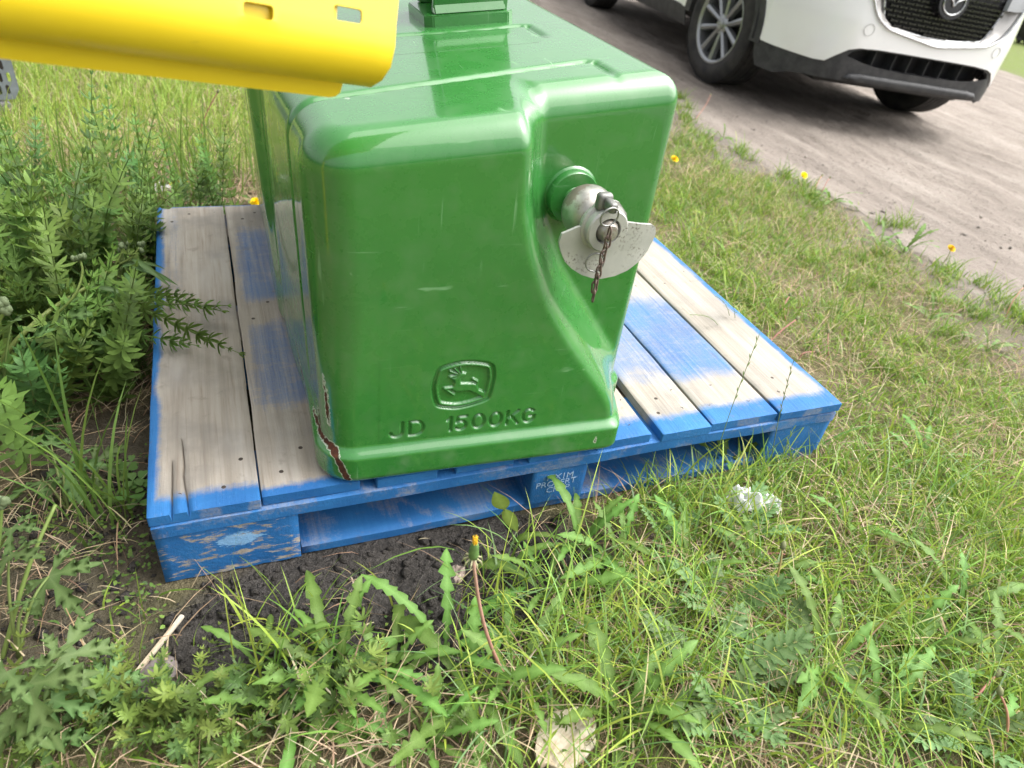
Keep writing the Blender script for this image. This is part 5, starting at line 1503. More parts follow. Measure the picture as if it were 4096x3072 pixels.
def flower_mesh(r=0.017):
    V, F, C_ = [], [], []
    for ring, (n, rr, lift, ln) in enumerate(((26, 0.25, 0.002, 1.0), (22, 0.2, 0.004, 0.75), (16, 0.1, 0.006, 0.5), (8, 0.0, 0.007, 0.28))):
        for k in range(n):
            a = 2 * math.pi * (k + 0.5 * ring) / n + random.uniform(-.06, .06); w = 0.0022
            d = np.array([math.cos(a), math.sin(a)]); s = np.array([-d[1], d[0]]); b = len(V); L = r * ln * random.uniform(.9, 1.05)
            V += [(*(d * r * rr * 0.4 - s * w * .6), lift * .5), (*(d * r * rr * 0.4 + s * w * .6), lift * .5), (*(d * L + s * w), lift + 0.004 * ring * .4), (*(d * L - s * w), lift + 0.004 * ring * .4)]
            F.append((b, b + 1, b + 2, b + 3)); C_ += [(0.88, 0.60, 0.0)] * 2 + [(0.95, 0.76, 0.01)] * 2
    return mesh_np('flower_head', np.array(V), [np.array(F)], col=np.array(C_))
FLOW = flower_mesh(); FLOW.materials.append(M_PETAL)
def flower(px, py, label, h=0.05, size=1.0, tilt=0.3):
    """px,py: the flower head in the photograph; it stands h above the ground"""
    d = ray(px, py); z = h
    for _ in range(30):
        q = CAM_POS + d * (z - CAM_POS[2]) / d[2]; z = float(terrain(q[0], q[1])) + h
    root = empty('dandelion_flower', (q[0], q[1], z - h - 0.001)); tag(root, label, 'flower', 'yellow dandelion flowers')
    stalk_obj('stalk', curve_to((0.006, 0.004, 0), (0, 0, h), (0.006, 0, 0)), 0.0018, 0.0014, (0.26, 0.20, 0.11), root, 5, (0.16, 0.24, 0.05))
    o = link('flower_head', FLOW, None, root); o.location = (0, 0, h); o.scale = (size,) * 3; o.rotation_euler = (tilt, random.uniform(-.2, .2), 0)
for a in ((1457, 343, 'yellow dandelion flower right of the green weight', 0.05, 1.1, 0.4), (1737, 378, 'orange yellow dandelion flower at the road edge in the middle', 0.06, 1.0, 0.7), (2055, 536, 'yellow dandelion flower on the road edge near the right border', 0.07, 1.0, 0.5),
          (385, 397, 'flat yellow dandelion flower behind the pallet near white paper', 0.03, 1.5, 0.2), (553, 437, 'yellow dandelion flower half hidden behind the weight', 0.05, 1.0, 0.6), (288, 522, 'small yellow flower at the back of the weeds beside the pallet', 0.06, 0.6, 0.8)):
    flower(*a)
# the closed bud on the long pink stalk in front of the pallet
q = gp(1108, 1492); d = ray(1022, 1205); tb = CAM_POS + d * (((q[1] + 0.02) - CAM_POS[1]) / d[1])
root = empty('dandelion_bud', tuple(q)); tag(root, 'closed yellow tipped dandelion bud on a tall pink stalk before the pallet', 'dandelion')
tv = Vector(tb) - Vector(q)
stalk_obj('stalk', curve_to((0, 0, -0.002), tv, (-0.012, 0, 0.004), 12), 0.0026, 0.0019, (0.42, 0.20, 0.14), root, 7, (0.50, 0.34, 0.24))
bm = bmesh.new(); lathe(bm, [(0.0, -0.001), (0.0055, 0.002), (0.0062, 0.008), (0.0050, 0.018), (0.0036, 0.024), (0.0, 0.0245)], 10, Matrix.Translation(tv))
o = bm_obj('calyx', bm, simple('calyx_green', (0.10, 0.19, 0.05), 0.6, var=0.4, scale=200), root, 60)
bm = bmesh.new()
for k in range(11):
    a = 2 * math.pi * k / 11; rr = 0.0022 * (1 if k % 2 else 0.5)
    tube(bm, [tv + Vector((rr * math.cos(a), rr * math.sin(a), 0.021)), tv + Vector((rr * 1.3 * math.cos(a), rr * 1.3 * math.sin(a), 0.030 + 0.003 * (k % 3)))], 0.0008, 4)
bm_obj('petal_tips', bm, simple('bud_yellow', (0.72, 0.44, 0.02), 0.6), root)
bm = bmesh.new()
for k in range(9):
    a = 2 * math.pi * k / 9
    tube(bm, [tv + Vector((0.004 * math.cos(a), 0.004 * math.sin(a), 0.001)), tv + Vector((0.010 * math.cos(a), 0.010 * math.sin(a), -0.002)), tv + Vector((0.012 * math.cos(a), 0.012 * math.sin(a), -0.007))], [0.0012, 0.001, 0.0004], 4)
bm_obj('sepal', bm, simple('sepal_pale', (0.30, 0.30, 0.16), 0.6), root)
# bare pink stalks (dandelions gone over) across the turf
STK = [((1340, 1390), (1690, 1195), 'x')]
def pink(px0, py0, px1, py1, label, h1=0.10, col=(0.42, 0.21, 0.15), seedhead=True):
    q = gp(px0, py0); d = ray(px1, py1); z = q[2] + h1
    tp = CAM_POS + d * (z - CAM_POS[2]) / d[2]
    root = empty('bare_stalk', tuple(q)); tag(root, label, 'plant stalk', 'spent dandelion stalks')
    tv = Vector(tp) - Vector(q)
    if tv.length > 0.35: tv = tv * 0.35 / tv.length
    stalk_obj('stalk', curve_to((0, 0, -0.001), tv, (random.uniform(-.02, .02), 0.0, 0.012), 9), 0.0022, 0.0016, col, root, 6)
    if seedhead:
        bm = bmesh.new(); lathe(bm, [(0.0, -0.002), (0.004, 0.0), (0.0045, 0.007), (0.002, 0.012), (0.0, 0.013)], 8, Matrix.Translation(tv) @ Vector((0, 0, 1)).rotation_difference(tv.normalized()).to_matrix().to_4x4())
        bm_obj('seed_head', bm, simple('spent_head', (0.16, 0.17, 0.08), 0.8, var=0.4), root, 60)
for a in ((1640, 760, 1720, 690, 'pink stalk with nodding head leaning in the turf right of the pallet', 0.06), (1700, 700, 1706, 640, 'short upright pink stalk right of the pallet edge', 0.05), (1725, 780, 1760, 760, 'short pink stalk lying in the turf right of the pallet', 0.02), (1790, 770, 1790, 720, 'curved pink stalk in the turf right of the pallet', 0.04),
          (1600, 1215, 1700, 1200, 'red brown stalk lying in the grass below the white paper', 0.03), (1635, 1345, 1690, 1185, 'brown bent stalk in the centre right foreground', 0.10, (0.20, 0.15, 0.06)), (2160, 1640, 2160, 1500, 'thick bent pink stalk with a drooping bud at the right edge', 0.09), (2070, 1560, 2150, 1460, 'red stalk lying towards the right edge', 0.05),
          (425, 300, 470, 200, 'red leaning stalk with dark head in the back lawn', 0.16), (1760, 410, 1775, 380, 'pair of pink stalks at the road edge, left one', 0.05), (1775, 415, 1792, 385, 'pair of pink stalks at the road edge, right one', 0.05), (2170, 690, 2212, 620, 'yellow brown straw stalk at the right border by the road', 0.10), (1500, 260, 1535, 205, 'dry straw leaning by the road right of the weight', 0.08)):
    pink(*a)

# ---- silverweed (pinnate, toothed leaflets)
def silverweed_leaf():
    V, F, C_ = [], [], []
    def leaflet(base, ang, L, fold):
        N = 7; b0 = len(V); d = np.array([math.cos(ang), math.sin(ang), 0.0]); s = np.array([-d[1], d[0], 0])
        for i in range(N + 1):
            t_ = i / N; w = L * 0.30 * math.sin(math.pi * min(1, 0.12 + t_ * 0.88)) * (1 if i % 2 else 0.70)
            c_ = np.array(base) + d * L * t_ + np.array([0, 0, -0.18 * L * t_ * t_])
            V.extend([c_ - s * w + [0, 0, fold * w], c_, c_ + s * w + [0, 0, fold * w]]); C_.extend([(0.10, 0.19, 0.065), (0.17, 0.27, 0.11), (0.10, 0.19, 0.065)])
        for i in range(N):
            a = b0 + 3 * i; F.extend([(a, a + 1, a + 4, a + 3), (a + 1, a + 2, a + 5, a + 4)])
    n = 8
    for i in range(n):
        t_ = 0.22 + 0.72 * i / (n - 1); p_ = (t_, 0, 0.30 * t_ - 0.30 * t_ * t_)
        L = 0.10 + 0.12 * math.sin(math.pi * (0.2 + 0.7 * i / n))
        for s in (-1, 1): leaflet(p_, s * R(62 - 20 * i / n), L, 0.3)
    leaflet((0.95, 0, 0.014), 0, 0.16, 0.3)
    b0 = len(V)
    for i in range(7):
        t_ = i / 6; V.extend([np.array((t_, -0.006, 0.30 * t_ - 0.30 * t_ * t_)), np.array((t_, 0.006, 0.30 * t_ - 0.30 * t_ * t_))]); C_.extend([(0.22, 0.24, 0.10)] * 2)
    for i in range(6): a = b0 + 2 * i; F.append((a, a + 1, a + 3, a + 2))
    return mesh_np('silverweed_leaf', np.array(V), [np.array(F)], col=np.array(C_), smooth=True)
SWL = silverweed_leaf(); SWL.materials.append(M_LEAF)
for i, (px, py, s, n, lab) in enumerate(((1540, 1470, 0.13, 6, 'silverweed with toothed feathery leaves in the lower centre right'), (1720, 1480, 0.11, 4, 'pale silverweed right of the other silverweed'), (1560, 1330, 0.10, 5, 'silverweed in shade below the pallet corner'), (1590, 1160, 0.10, 6, 'silverweed below the white paper scrap'), (2080, 1600, 0.11, 5, 'silverweed in the bottom right corner'), (1430, 1180, 0.08, 5, 'small silverweed against the pallet front'), (420, 440, 0.10, 5, 'silverweed behind the back edge of the pallet'), (1560, 1570, 0.10, 5, 'silverweed at the bottom edge right of the bark'))):
    root = plant_at('silverweed_plant', px, py); tag(root, lab, 'silverweed', 'silverweed plants'); rnd = random.Random(i)
    for k in range(n):
        o = link('leaf', SWL, None, root); z_ = s * rnd.uniform(.75, 1.15); o.scale = (z_, z_, z_); o.rotation_euler = (rnd.uniform(-.3, .3), rnd.uniform(-0.95, -0.3), 2.4 * k + rnd.uniform(-.4, .4)); o.location = (0, 0, -0.001)

# ---- bedstraw: whorls of narrow leaves on upright stems
def bedstraw_meshes(seed, L=0.26, nodes=11, leafL=0.022, dark=1.0, flop=0.15, bend=None, bend_at=0.5):
    rnd = random.Random(seed); pts = []; p = Vector((0, 0, 0)); d = Vector((rnd.uniform(-flop, flop), rnd.uniform(-flop, flop), 1)).normalized()
    V, F, C_ = [], [], []
    for i in range(nodes + 1):
        pts.append(p.copy())
        if i > 0:
            nl = rnd.choice([6, 7, 8]); a0 = rnd.uniform(0, 6.28); f = i / nodes
            sz = leafL * rnd.uniform(0.7, 1.15) * (0.75 + 0.5 * math.sin(math.pi * min(1, 0.25 + f * 0.7))) * (0.55 if i >= nodes - 1 else 1)
            el = rnd.uniform(-0.15, 0.15) + 0.45 * f + (0.5 if i == nodes else 0)
            u = d.orthogonal().normalized(); w = d.cross(u)
            for k in range(nl):
                a = a0 + 2 * math.pi * k / nl + rnd.uniform(-.12, .12)
                r_ = (u * math.cos(a) + w * math.sin(a)); s = d.cross(r_).normalized()
                dirn = (r_ * math.cos(el) + d * math.sin(el)).normalized(); up = s.cross(dirn)
                b = len(V); wd = sz * 0.125; ss = sz * rnd.uniform(.65, 1.2)
                for (t_, hw, sag) in ((0.0, 0.25, 0), (0.35, 0.95, 0.02), (0.7, 1.0, -0.06), (1.0, 0.0, -0.22)):
                    c_ = p + dirn * ss * t_ + up * sag * ss
                    if hw > 0: V.extend([c_ - s * wd * hw, c_ + s * wd * hw])
                    else: V.append(c_)
                F.append((b, b + 1, b + 3, b + 2)); F.append((b + 2, b + 3, b + 5, b + 4))
                F.append((b + 4, b + 5, b + 6, b + 6))
                g_ = np.array(((0.095, 0.185, 0.040), (0.12, 0.20, 0.042), (0.075, 0.155, 0.045), (0.13, 0.215, 0.05))[seed % 4]) * dark * (0.85 + 0.5 * f) * rnd.uniform(.85, 1.15)
                C_.extend([g_ * 0.9] * 2 + [g_] * 4 + [g_ * 1.15])
        step = L / nodes * (1.15 - 0.4 * i / nodes)
        d = (d + Vector((rnd.uniform(-.08, .08), rnd.uniform(-.08, .08), 0.0))).normalized()
        if bend is not None and i / nodes > bend_at: d = (d * 0.45 + Vector(bend) * 0.55).normalized()
        p = p + d * step
    F4 = [f for f in F if f[2] != f[3]]; F3 = [f[:3] for f in F if f[2] == f[3]]
    lm = mesh_np('bedstraw_leaves', np.array([tuple(v) for v in V]), [np.array(F4), np.array(F3)], col=np.array(C_))
    lm.materials.append(M_LEAF)
    bm = bmesh.new(); tube(bm, pts, [0.0016 - 0.0008 * i / nodes for i in range(nodes + 1)], 4)
    sm = bpy.data.meshes.new('bedstraw_stem'); bmesh.ops.recalc_face_normals(bm, faces=bm.faces); bm.to_mesh(sm); bm.free()
    c_ = np.ones((len(sm.vertices), 4), np.float32); c_[:, :3] = np.array((0.12, 0.19, 0.05)) * dark
    at = sm.attributes.new('col', 'FLOAT_COLOR', 'POINT'); at.data.foreach_set('color', c_.ravel()); sm.materials.append(M_STEM)
    return lm, sm
BS_T = [bedstraw_meshes(i, 0.30 + 0.03 * i, 12, 0.027) for i in range(4)]
BS_M = [bedstraw_meshes(10 + i, 0.19 + 0.02 * i, 9, 0.028) for i in range(4)]
BS_S = [bedstraw_meshes(20 + i, 0.075 + 0.01 * i, 6, 0.0120, 1.15, 0.5) for i in range(4)]
def bedstraw(x, y, var, s, label, group, tilt=0.2, z=None, rot=None, rnd=random):
    root = empty('bedstraw_plant', (x, y, float(terrain(x, y)) - 0.002 if z is None else z))
    root.scale = (s, s, s); root.rotation_euler = rot or (rnd.uniform(-tilt, tilt), rnd.uniform(-tilt, tilt), rnd.uniform(0, 6.28))
    tag(root, label, 'bedstraw', group)
    link('leaves', var[0], None, root); link('stem', var[1], None, root)
    return root
rnd = random.Random(5); cnt = 0
while cnt < 240:
    x = rnd.uniform(-0.62, -0.02); y = rnd.uniform(0.26, 1.30)
    ed = -0.035 + 0.02 * math.sin(y * 9)
    if x > ed: continue
    back = y > 0.95
    if back and rnd.random() < 0.55: continue
    if y < 0.42 and x > -0.18: continue
    if y < 0.62 and x < -0.22 and rnd.random() < 0.6: continue
    bedstraw(x, y, rnd.choice(BS_T if (rnd.random() < (0.4 if y > 0.7 else 0.15)) else BS_M), rnd.uniform(0.85, 1.2), 'upright bedstraw stem with whorled leaves in the dense patch left of the pallet', 'bedstraw in the patch left of the pallet', 0.42, rnd=rnd); cnt += 1
for k in range(14):
    x = rnd.uniform(-0.05, 0.2); y = rnd.uniform(1.08, 1.5)
    bedstraw(x, y, rnd.choice(BS_M + BS_T[:1]), rnd.uniform(0.8, 1.05), 'slender bedstraw stem standing behind the back edge of the pallet', 'bedstraw behind the pallet', 0.2, rnd=rnd)
LV, LF4, LF3, LC = [], [], [], []; off = 0
for k in range(130):
    if k < 85: qx, qy = rnd.gauss(560, 210), rnd.gauss(1560, 75)
    else: qx, qy = rnd.gauss(250, 150), rnd.gauss(1560, 60)
    if qy < 1400 or qx < 0: continue
    q = gp(qx, qy); me = rnd.choice(BS_S)[0]; n = len(me.vertices)
    co = np.empty(n * 3, np.float32); me.vertices.foreach_get('co', co); co = co.reshape(-1, 3)
    cc = np.empty(n * 4, np.float32); me.attributes['col'].data.foreach_get('color', cc); cc = cc.reshape(-1, 4)[:, :3]
    sc_ = rnd.uniform(0.8, 1.35); M = np.array(Matrix.Rotation(rnd.uniform(-.5, .5), 3, 'X') @ Matrix.Rotation(rnd.uniform(-.5, .5), 3, 'Y') @ Matrix.Rotation(rnd.uniform(0, 6.28), 3, 'Z'))
    LV.append(co @ M.T * sc_ + (q[0], q[1], q[2] - 0.001)); LC.append(cc * rnd.uniform(0.75, 1.15) * np.array((rnd.uniform(.9, 1.12), 1, 1)))
    for p_ in me.polygons:
        v = [i + off for i in p_.vertices]; (LF4 if len(v) == 4 else LF3).append(v)
    off += n
o = link('low_bedstraw', mesh_np('low_bedstraw', np.concatenate(LV), [np.array(LF4), np.array(LF3)], col=np.concatenate(LC)), M_LEAF)
o['kind'] = 'stuff'; o['label'] = 'low bright green bedstraw carpet along the bottom left of the picture'; o['category'] = 'bedstraw'
# sprays of bedstraw lying over the pallet's left edge
for i, (px, py, tx, ty, lab) in enumerate(((300, 655, 500, 745, 'dark bedstraw spray lying furthest across the first pallet board'), (310, 665, 440, 700, 'dark bedstraw spray below the longest one on the pallet board'), (305, 640, 395, 635, 'short dark bedstraw spray at the pallet edge, uppermost of the group'), (310, 680, 490, 690, 'dark bedstraw spray between the longest and the uppermost on the board'), (300, 690, 380, 720, 'short bedstraw spray nearest the pallet corner of the group'))):
    d1 = on_z(tx, ty, 0.165); y_ = float(on_z(px, py, 0.17)[1])
    bx = -0.028 - 0.012 * i
    hv = Vector((d1[0] - bx, d1[1] - y_, -0.012)); Lh = hv.length * 1.35; Lz = 0.185 - 0.006 * i
    var = bedstraw_meshes(40 + i, Lz + Lh, 18, 0.024, 0.85, 0.02, hv.normalized(), Lz / (Lz + Lh) * 0.86)
    bedstraw(bx, y_, var, 1.0, lab, 'bedstraw sprays over the pallet edge', rot=(0, 0, 0))
# ---- palmate plants (deeply cut leaves) on the left
def palmate_leaf(seed):
    rnd = random.Random(seed); V = [(0, 0, 0)]; C_ = [(0.16, 0.25, 0.10)]; F = []
    lobes = [(-112, 0.62), (-58, 0.88), (0, 1.0), (58, 0.88), (112, 0.62)]
    out = []
    for (a, L) in lobes:
        a += rnd.uniform(-5, 5); L *= rnd.uniform(0.92, 1.05)
        lobe = [(-0.055, 0.26), (-0.20, 0.60), (-0.105, 0.56), (-0.185, 0.83), (-0.075, 0.76), (-0.055, 0.92), (0.0, 1.04), (0.05, 0.90), (0.075, 0.75), (0.18, 0.82), (0.105, 0.55), (0.20, 0.59), (0.055, 0.26)]
        ca, sa = math.cos(R(a)), math.sin(R(a))
        pts = [((r_ * L) * ca - (w_ * L) * sa, (r_ * L) * sa + (w_ * L) * ca, r_, w_) for w_, r_ in lobe]
        rib = [((r_ * L) * ca, (r_ * L) * sa, r_) for r_ in (0.30, 0.56, 0.78, 0.93)]
        out.append((pts, rib))
    for (pts, rib) in out:
        b = len(V)
        for (x, y, r_, w_) in pts:
            V.append((x, y, -0.20 * r_ ** 2 + 0.34 * abs(w_) - 0.02 * math.sin(9 * r_))); C_.append((0.085, 0.165, 0.048))
        rb = len(V)
        for (x, y, r_) in rib: V.append((x, y, -0.20 * r_ ** 2)); C_.append((0.14, 0.23, 0.08))
        F += [(0, b, rb), (0, rb, b + 12)]
        L_ = [b, b + 1, b + 2, b + 3, b + 4, b + 5, b + 6]; Rr = [b + 12, b + 11, b + 10, b + 9, b + 8, b + 7, b + 6]
        for S_ in (L_, Rr):
            F += [(S_[0], S_[1], rb), (S_[1], rb + 1, rb), (S_[1], S_[2], rb + 1), (S_[2], S_[3], rb + 1), (S_[3], rb + 2, rb + 1), (S_[3], S_[4], rb + 2), (S_[4], S_[5], rb + 2), (S_[5], rb + 3, rb + 2), (S_[5], S_[6], rb + 3)]
    for i in range(4):
        a = 1 + 17 * i + 12; b_ = 1 + 17 * (i + 1); F.append((0, a, b_))
    me = mesh_np('palmate_leaf', np.array(V, float), [np.array(F)], col=np.array(C_), smooth=True)
    bm = bmesh.new(); bm.from_mesh(me); bmesh.ops.recalc_face_normals(bm, faces=bm.faces); bmesh.ops.subdivide_edges(bm, edges=bm.edges, cuts=1, use_grid_fill=True, smooth=0.15); bm.to_mesh(me); bm.free()
    for p_ in me.polygons: p_.use_smooth = True
    me.materials.append(M_LEAF); return me
PAL = [palmate_leaf(i) for i in range(4)]
def px_at(px, py, y):     # a point seen at a pixel, on the vertical plane at depth y
    return Vector(on_y(px, py, y))
def palmate_plant(label, base_px, leaves, stems=(), y0=None, grp='palmate leaved weeds on the left'):
    q = gp(*base_px); root = empty('cut_leaf_plant', tuple(q)); tag(root, label, 'weed', grp); B = Vector(q)
    for i, (px, py, depth, size, tilt, rz) in enumerate(leaves):
        P_ = px_at(px, py, q[1] + depth)
        o = link('leaf', PAL[i % 4], None, root); o.location = P_ - B; o.scale = (size, size, size); o.rotation_euler = (tilt[0], tilt[1], R(rz))
        stalk_obj('petiole', curve_to((0, 0, -0.001), P_ - B, (0.0, 0.0, 0.02), 8), 0.0026, 0.0014, (0.15, 0.20, 0.06), root, 5)
    for (pts, r0, r1) in stems:
        stalk_obj('stem', smooth_vec([px_at(px, py, q[1] + dp) - B for px, py, dp in pts]), r0, r1, (0.165, 0.235, 0.060), root, 7)
    return root, B, q
def smooth_vec(P_): return [Vector(v) for v in smooth_poly([tuple(v) for v in P_], 5, False)]
palmate_plant('cut leaved weed with dark leaves in the bottom left corner', (60, 1600), [(60, 1480, 0.0, 0.088, (0.5, 0.1), -70), (25, 1560, -0.02, 0.085, (0.45, -0.2), -110), (200, 1545, 0.01, 0.075, (0.5, 0.3), -50), (130, 1420, 0.03, 0.07, (0.3, 0.2), 10), (95, 1600, -0.02, 0.07, (0.5, 0.0), -80), (170, 1600, -0.01, 0.07, (0.6, 0.2), -60), (15, 1450, 0.02, 0.075, (0.4, -0.1), -120), (110, 1510, 0.0, 0.06, (0.6, 0.3), -30), (230, 1470, 0.02, 0.05, (0.4, 0.4), 10)])
palmate_plant('cut leaved weed with a pale leaf rosette left of the pallet corner block', (40, 1420), [(105, 1245, 0.06, 0.075, (0.55, 0.2), -60), (20, 1200, 0.05, 0.07, (0.6, -0.2), -100), (60, 1300, 0.02, 0.03, (0.5, 0.1), 160)], [([(0, 1440, 0.0), (60, 1230, 0.05), (120, 1090, 0.10)], 0.0032, 0.0022)])
palmate_plant('cut leaved weed spreading beside the middle of the left pallet edge', (150, 1110), [(140, 1010, 0.05, 0.075, (0.5, 0.15), -75), (200, 1000, 0.08, 0.068, (0.4, 0.4), -20), (90, 1040, 0.04, 0.065, (0.45, -0.2), -140), (110, 960, 0.10, 0.06, (0.3, 0.2), 95)])
r_, B, q = palmate_plant('tall cut leaved weed with a thick stem and buds leaning over the bedstraw', (10, 950), [(120, 690, 0.10, 0.085, (0.75, 0.3), -70), (60, 740, 0.05, 0.090, (0.9, -0.1), -95), (25, 700, 0.05, 0.07, (0.8, -0.2), -120)],
    [([(-60, 1000, 0.0), (0, 790, 0.05), (90, 685, 0.10), (180, 625, 0.18), (255, 572, 0.26)], 0.0052, 0.0032), ([(110, 690, 0.10), (160, 640, 0.10), (178, 590, 0.12), (172, 560, 0.13)], 0.0026, 0.0018), ([(255, 572, 0.26), (285, 555, 0.27), (300, 535, 0.28)], 0.0022, 0.0014), ([(250, 572, 0.26), (262, 548, 0.27), (266, 530, 0.28)], 0.0022, 0.0014)])
for i, (px, py, dp, a, L) in enumerate(((262, 575, 0.26, -20, 0.10), (270, 590, 0.25, -65, 0.11), (200, 600, 0.2, 100, 0.06), (255, 575, 0.26, 20, 0.09), (285, 560, 0.27, -50, 0.09), (190, 622, 0.18, -10, 0.08))):
    P_ = px_at(px, py, q[1] + dp)
    sect = []
    for k in range(11):
        t_ = k / 10; sect.append((Vector((t_, 0, 0.25 * t_ - 0.55 * t_ * t_)), 0.062 * math.sin(math.pi * min(1, 0.08 + 0.92 * t_)) ** 0.8 + 0.002, Vector((0, 1, 0)), 0.5))
    me = strip_leaf('bract', sect, (0.080, 0.150, 0.048)); me.materials.append(M_LEAF)
    o = link('bract', me, None, r_); o.location = P_ - B; o.scale = (L, L, L); o.rotation_euler = (0.4, 0.1, R(a))
bud_me = None
for k in range(13):
    if bud_me is None:
        bm = bmesh.new(); lathe(bm, [(0.0, -0.004), (0.0035, -0.002), (0.0048, 0.003), (0.0035, 0.007), (0.0, 0.009)], 8)
        bud_me = bpy.data.meshes.new('bud'); bm.to_mesh(bud_me); bm.free(); bud_me.materials.append(simple('bud_green', (0.13, 0.17, 0.085), 0.7, var=0.3, scale=300))
        for p_ in bud_me.polygons: p_.use_smooth = True
    cx, cy, dp = ((266, 535, 0.28), (300, 535, 0.28), (172, 562, 0.13))[k % 3]
    P_ = px_at(cx + random.uniform(-11, 11), cy + random.uniform(-9, 9), q[1] + dp + random.uniform(-.01, .01))
    o = link('bud', bud_me, None, r_); o.location = P_ - B; o.rotation_euler = (random.uniform(-.6, .6), random.uniform(-.6, .6), 0)
# blurred bud heads at the very left edge
r_, B, q = palmate_plant('weed with round bud heads at the extreme left edge', (-30, 1330), [(25, 1140, 0.02, 0.05, (0.5, 0.0), -90)], [([(-30, 1330, 0.0), (-6, 1200, 0.0), (4, 1090, 0.0)], 0.003, 0.002), ([(-30, 1330, 0.0), (-20, 800, 0.1), (10, 670, 0.1)], 0.003, 0.002)])
for k in range(12):
    cx, cy, dp = ((6, 1095, 0.0), (14, 665, 0.1))[k % 2]
    P_ = px_at(cx + random.uniform(-12, 12), cy + random.uniform(-14, 14), q[1] + dp)
    o = link('bud', bud_me, None, r_); o.location = P_ - B; o.rotation_euler = (random.uniform(-.6, .6), random.uniform(-.6, .6), 0)

# ---- clover
def clover_leaf():
    V, F, C_ = [], [], []
    for k in range(3):
        a = 2 * math.pi * k / 3; b = len(V); ca, sa = math.cos(a), math.sin(a)
        for (r_, w_) in ((0.02, 0), (0.45, 0.36), (0.85, 0.42), (1.0, 0.22), (0.92, 0.0), (1.0, -0.22), (0.85, -0.42), (0.45, -0.36), (0.5, 0.0)):
            V.append((r_ * ca - w_ * sa, r_ * sa + w_ * ca, 0.10 * abs(w_) + 0.06 * r_)); C_.append((0.095, 0.185, 0.045))
        F += [(b, b + 1, b + 8), (b + 1, b + 2, b + 8), (b + 2, b + 3, b + 8), (b + 3, b + 4, b + 8), (b + 4, b + 5, b + 8), (b + 5, b + 6, b + 8), (b + 6, b + 7, b + 8), (b + 7, b, b + 8)]
    me = mesh_np('clover_leaf', np.array(V), [np.array(F)], col=np.array(C_)); me.materials.append(M_LEAF); return me
CLV = clover_leaf()
for i, (px, py, n, s, lab) in enumerate(((275, 1100, 7, 0.017, 'clover growing against the left front corner of the pallet'), (285, 1050, 5, 0.015, 'clover beside the left pallet edge above the corner'), (2080, 1425, 6, 0.012, 'clover near the right edge of the foreground'), (2010, 1470, 5, 0.012, 'clover left of the other clover at lower right'), (420, 1560, 5, 0.010, 'clover among the low bedstraw at the bottom left'))):
    root = plant_at('clover_plant', px, py); tag(root, lab, 'clover', 'clover plants'); rnd = random.Random(i)
    for k in range(n):
        L_ = Vector((rnd.uniform(-.03, .03), rnd.uniform(-.03, .03), rnd.uniform(0.02, 0.045)))
        o = link('leaf', CLV, None, root); o.location = L_; o.scale = (s * rnd.uniform(.8, 1.2),) * 3; o.rotation_euler = (rnd.uniform(-.3, .5), rnd.uniform(-.3, .3), rnd.uniform(0, 6.28))
        stalk_obj('petiole', [Vector((0, 0, -0.001)), L_ * 0.6, L_], 0.0008, 0.0006, (0.12, 0.20, 0.05), root, 4)

# ---- small seedling with two yellow-green leaves before the pallet
q = gp(1112, 1205); root = empty('seedling', tuple(q)); tag(root, 'seedling with pointed yellow green leaves in front of the pallet opening', 'seedling'); B = Vector(q)
nd = px_at(1090, 1100, q[1] + 0.0) - B
stalk_obj('stem', [Vector((0, 0, -0.001)), nd * 0.5 + Vector((0.004, 0, 0)), nd], 0.0011, 0.0009, (0.13, 0.20, 0.06), root, 5)
for (px, py, hw) in ((1068, 1062, 0.20), (1118, 1150, 0.20), (1075, 1118, 0.12)):
    tip = px_at(px, py, q[1] - 0.012) - B; v = tip - nd; side = v.cross(Vector((0, 1, 0.6))).normalized(); sect = []
    for k in range(9):
        t_ = k / 8; sect.append((nd + v * t_, hw * v.length * (math.sin(math.pi * min(1, 0.05 + t_ ** 0.8 * 0.95))) + 0.0004, side, 0.0))
    me = strip_leaf('leaf', sect, (0.21, 0.31, 0.060)); me.materials.append(M_LEAF); link('leaf', me, None, root)

# ---- flowering grass stalks over the pallet's right front and a vetch sprig
def seed_stalk(px0, py0, px1, py1, label, dy=0.0):
    q = gp(px0, py0); root = empty('grass_stalk', tuple(q)); tag(root, label, 'grass stalk', 'flowering grass stalks'); B = Vector(q)
    T_ = px_at(px1, py1, q[1] + dy) - B
    pts = curve_to((0, 0, -0.001), T_, (-0.006, 0, 0.0), 10); stalk_obj('stem', pts, 0.0009, 0.0005, (0.17, 0.25, 0.08), root, 5)
    bm = bmesh.new()
    for k in range(9):
        t_ = 0.62 + 0.38 * k / 8; p_ = Vector((0, 0, 0)).lerp(T_, t_) + Vector((-0.006, 0, 0)) * math.sin(math.pi * t_)
        s = (-1) ** k; dv = (T_.normalized() + Vector((0.35 * s, 0, 0))).normalized() * 0.012
        tube(bm, [p_, p_ + dv * 0.5, p_ + dv], [0.0003, 0.0010, 0.0003], 4)
    me = bpy.data.meshes.new('seed_head'); bmesh.ops.recalc_face_normals(bm, faces=bm.faces); bm.to_mesh(me); bm.free()
    c_ = np.ones((len(me.vertices), 4), np.float32); c_[:, :3] = (0.20, 0.28, 0.10); at = me.attributes.new('col', 'FLOAT_COLOR', 'POINT'); at.data.foreach_set('color', c_.ravel())
    me.materials.append(M_STEM); link('seed_head', me, None, root)
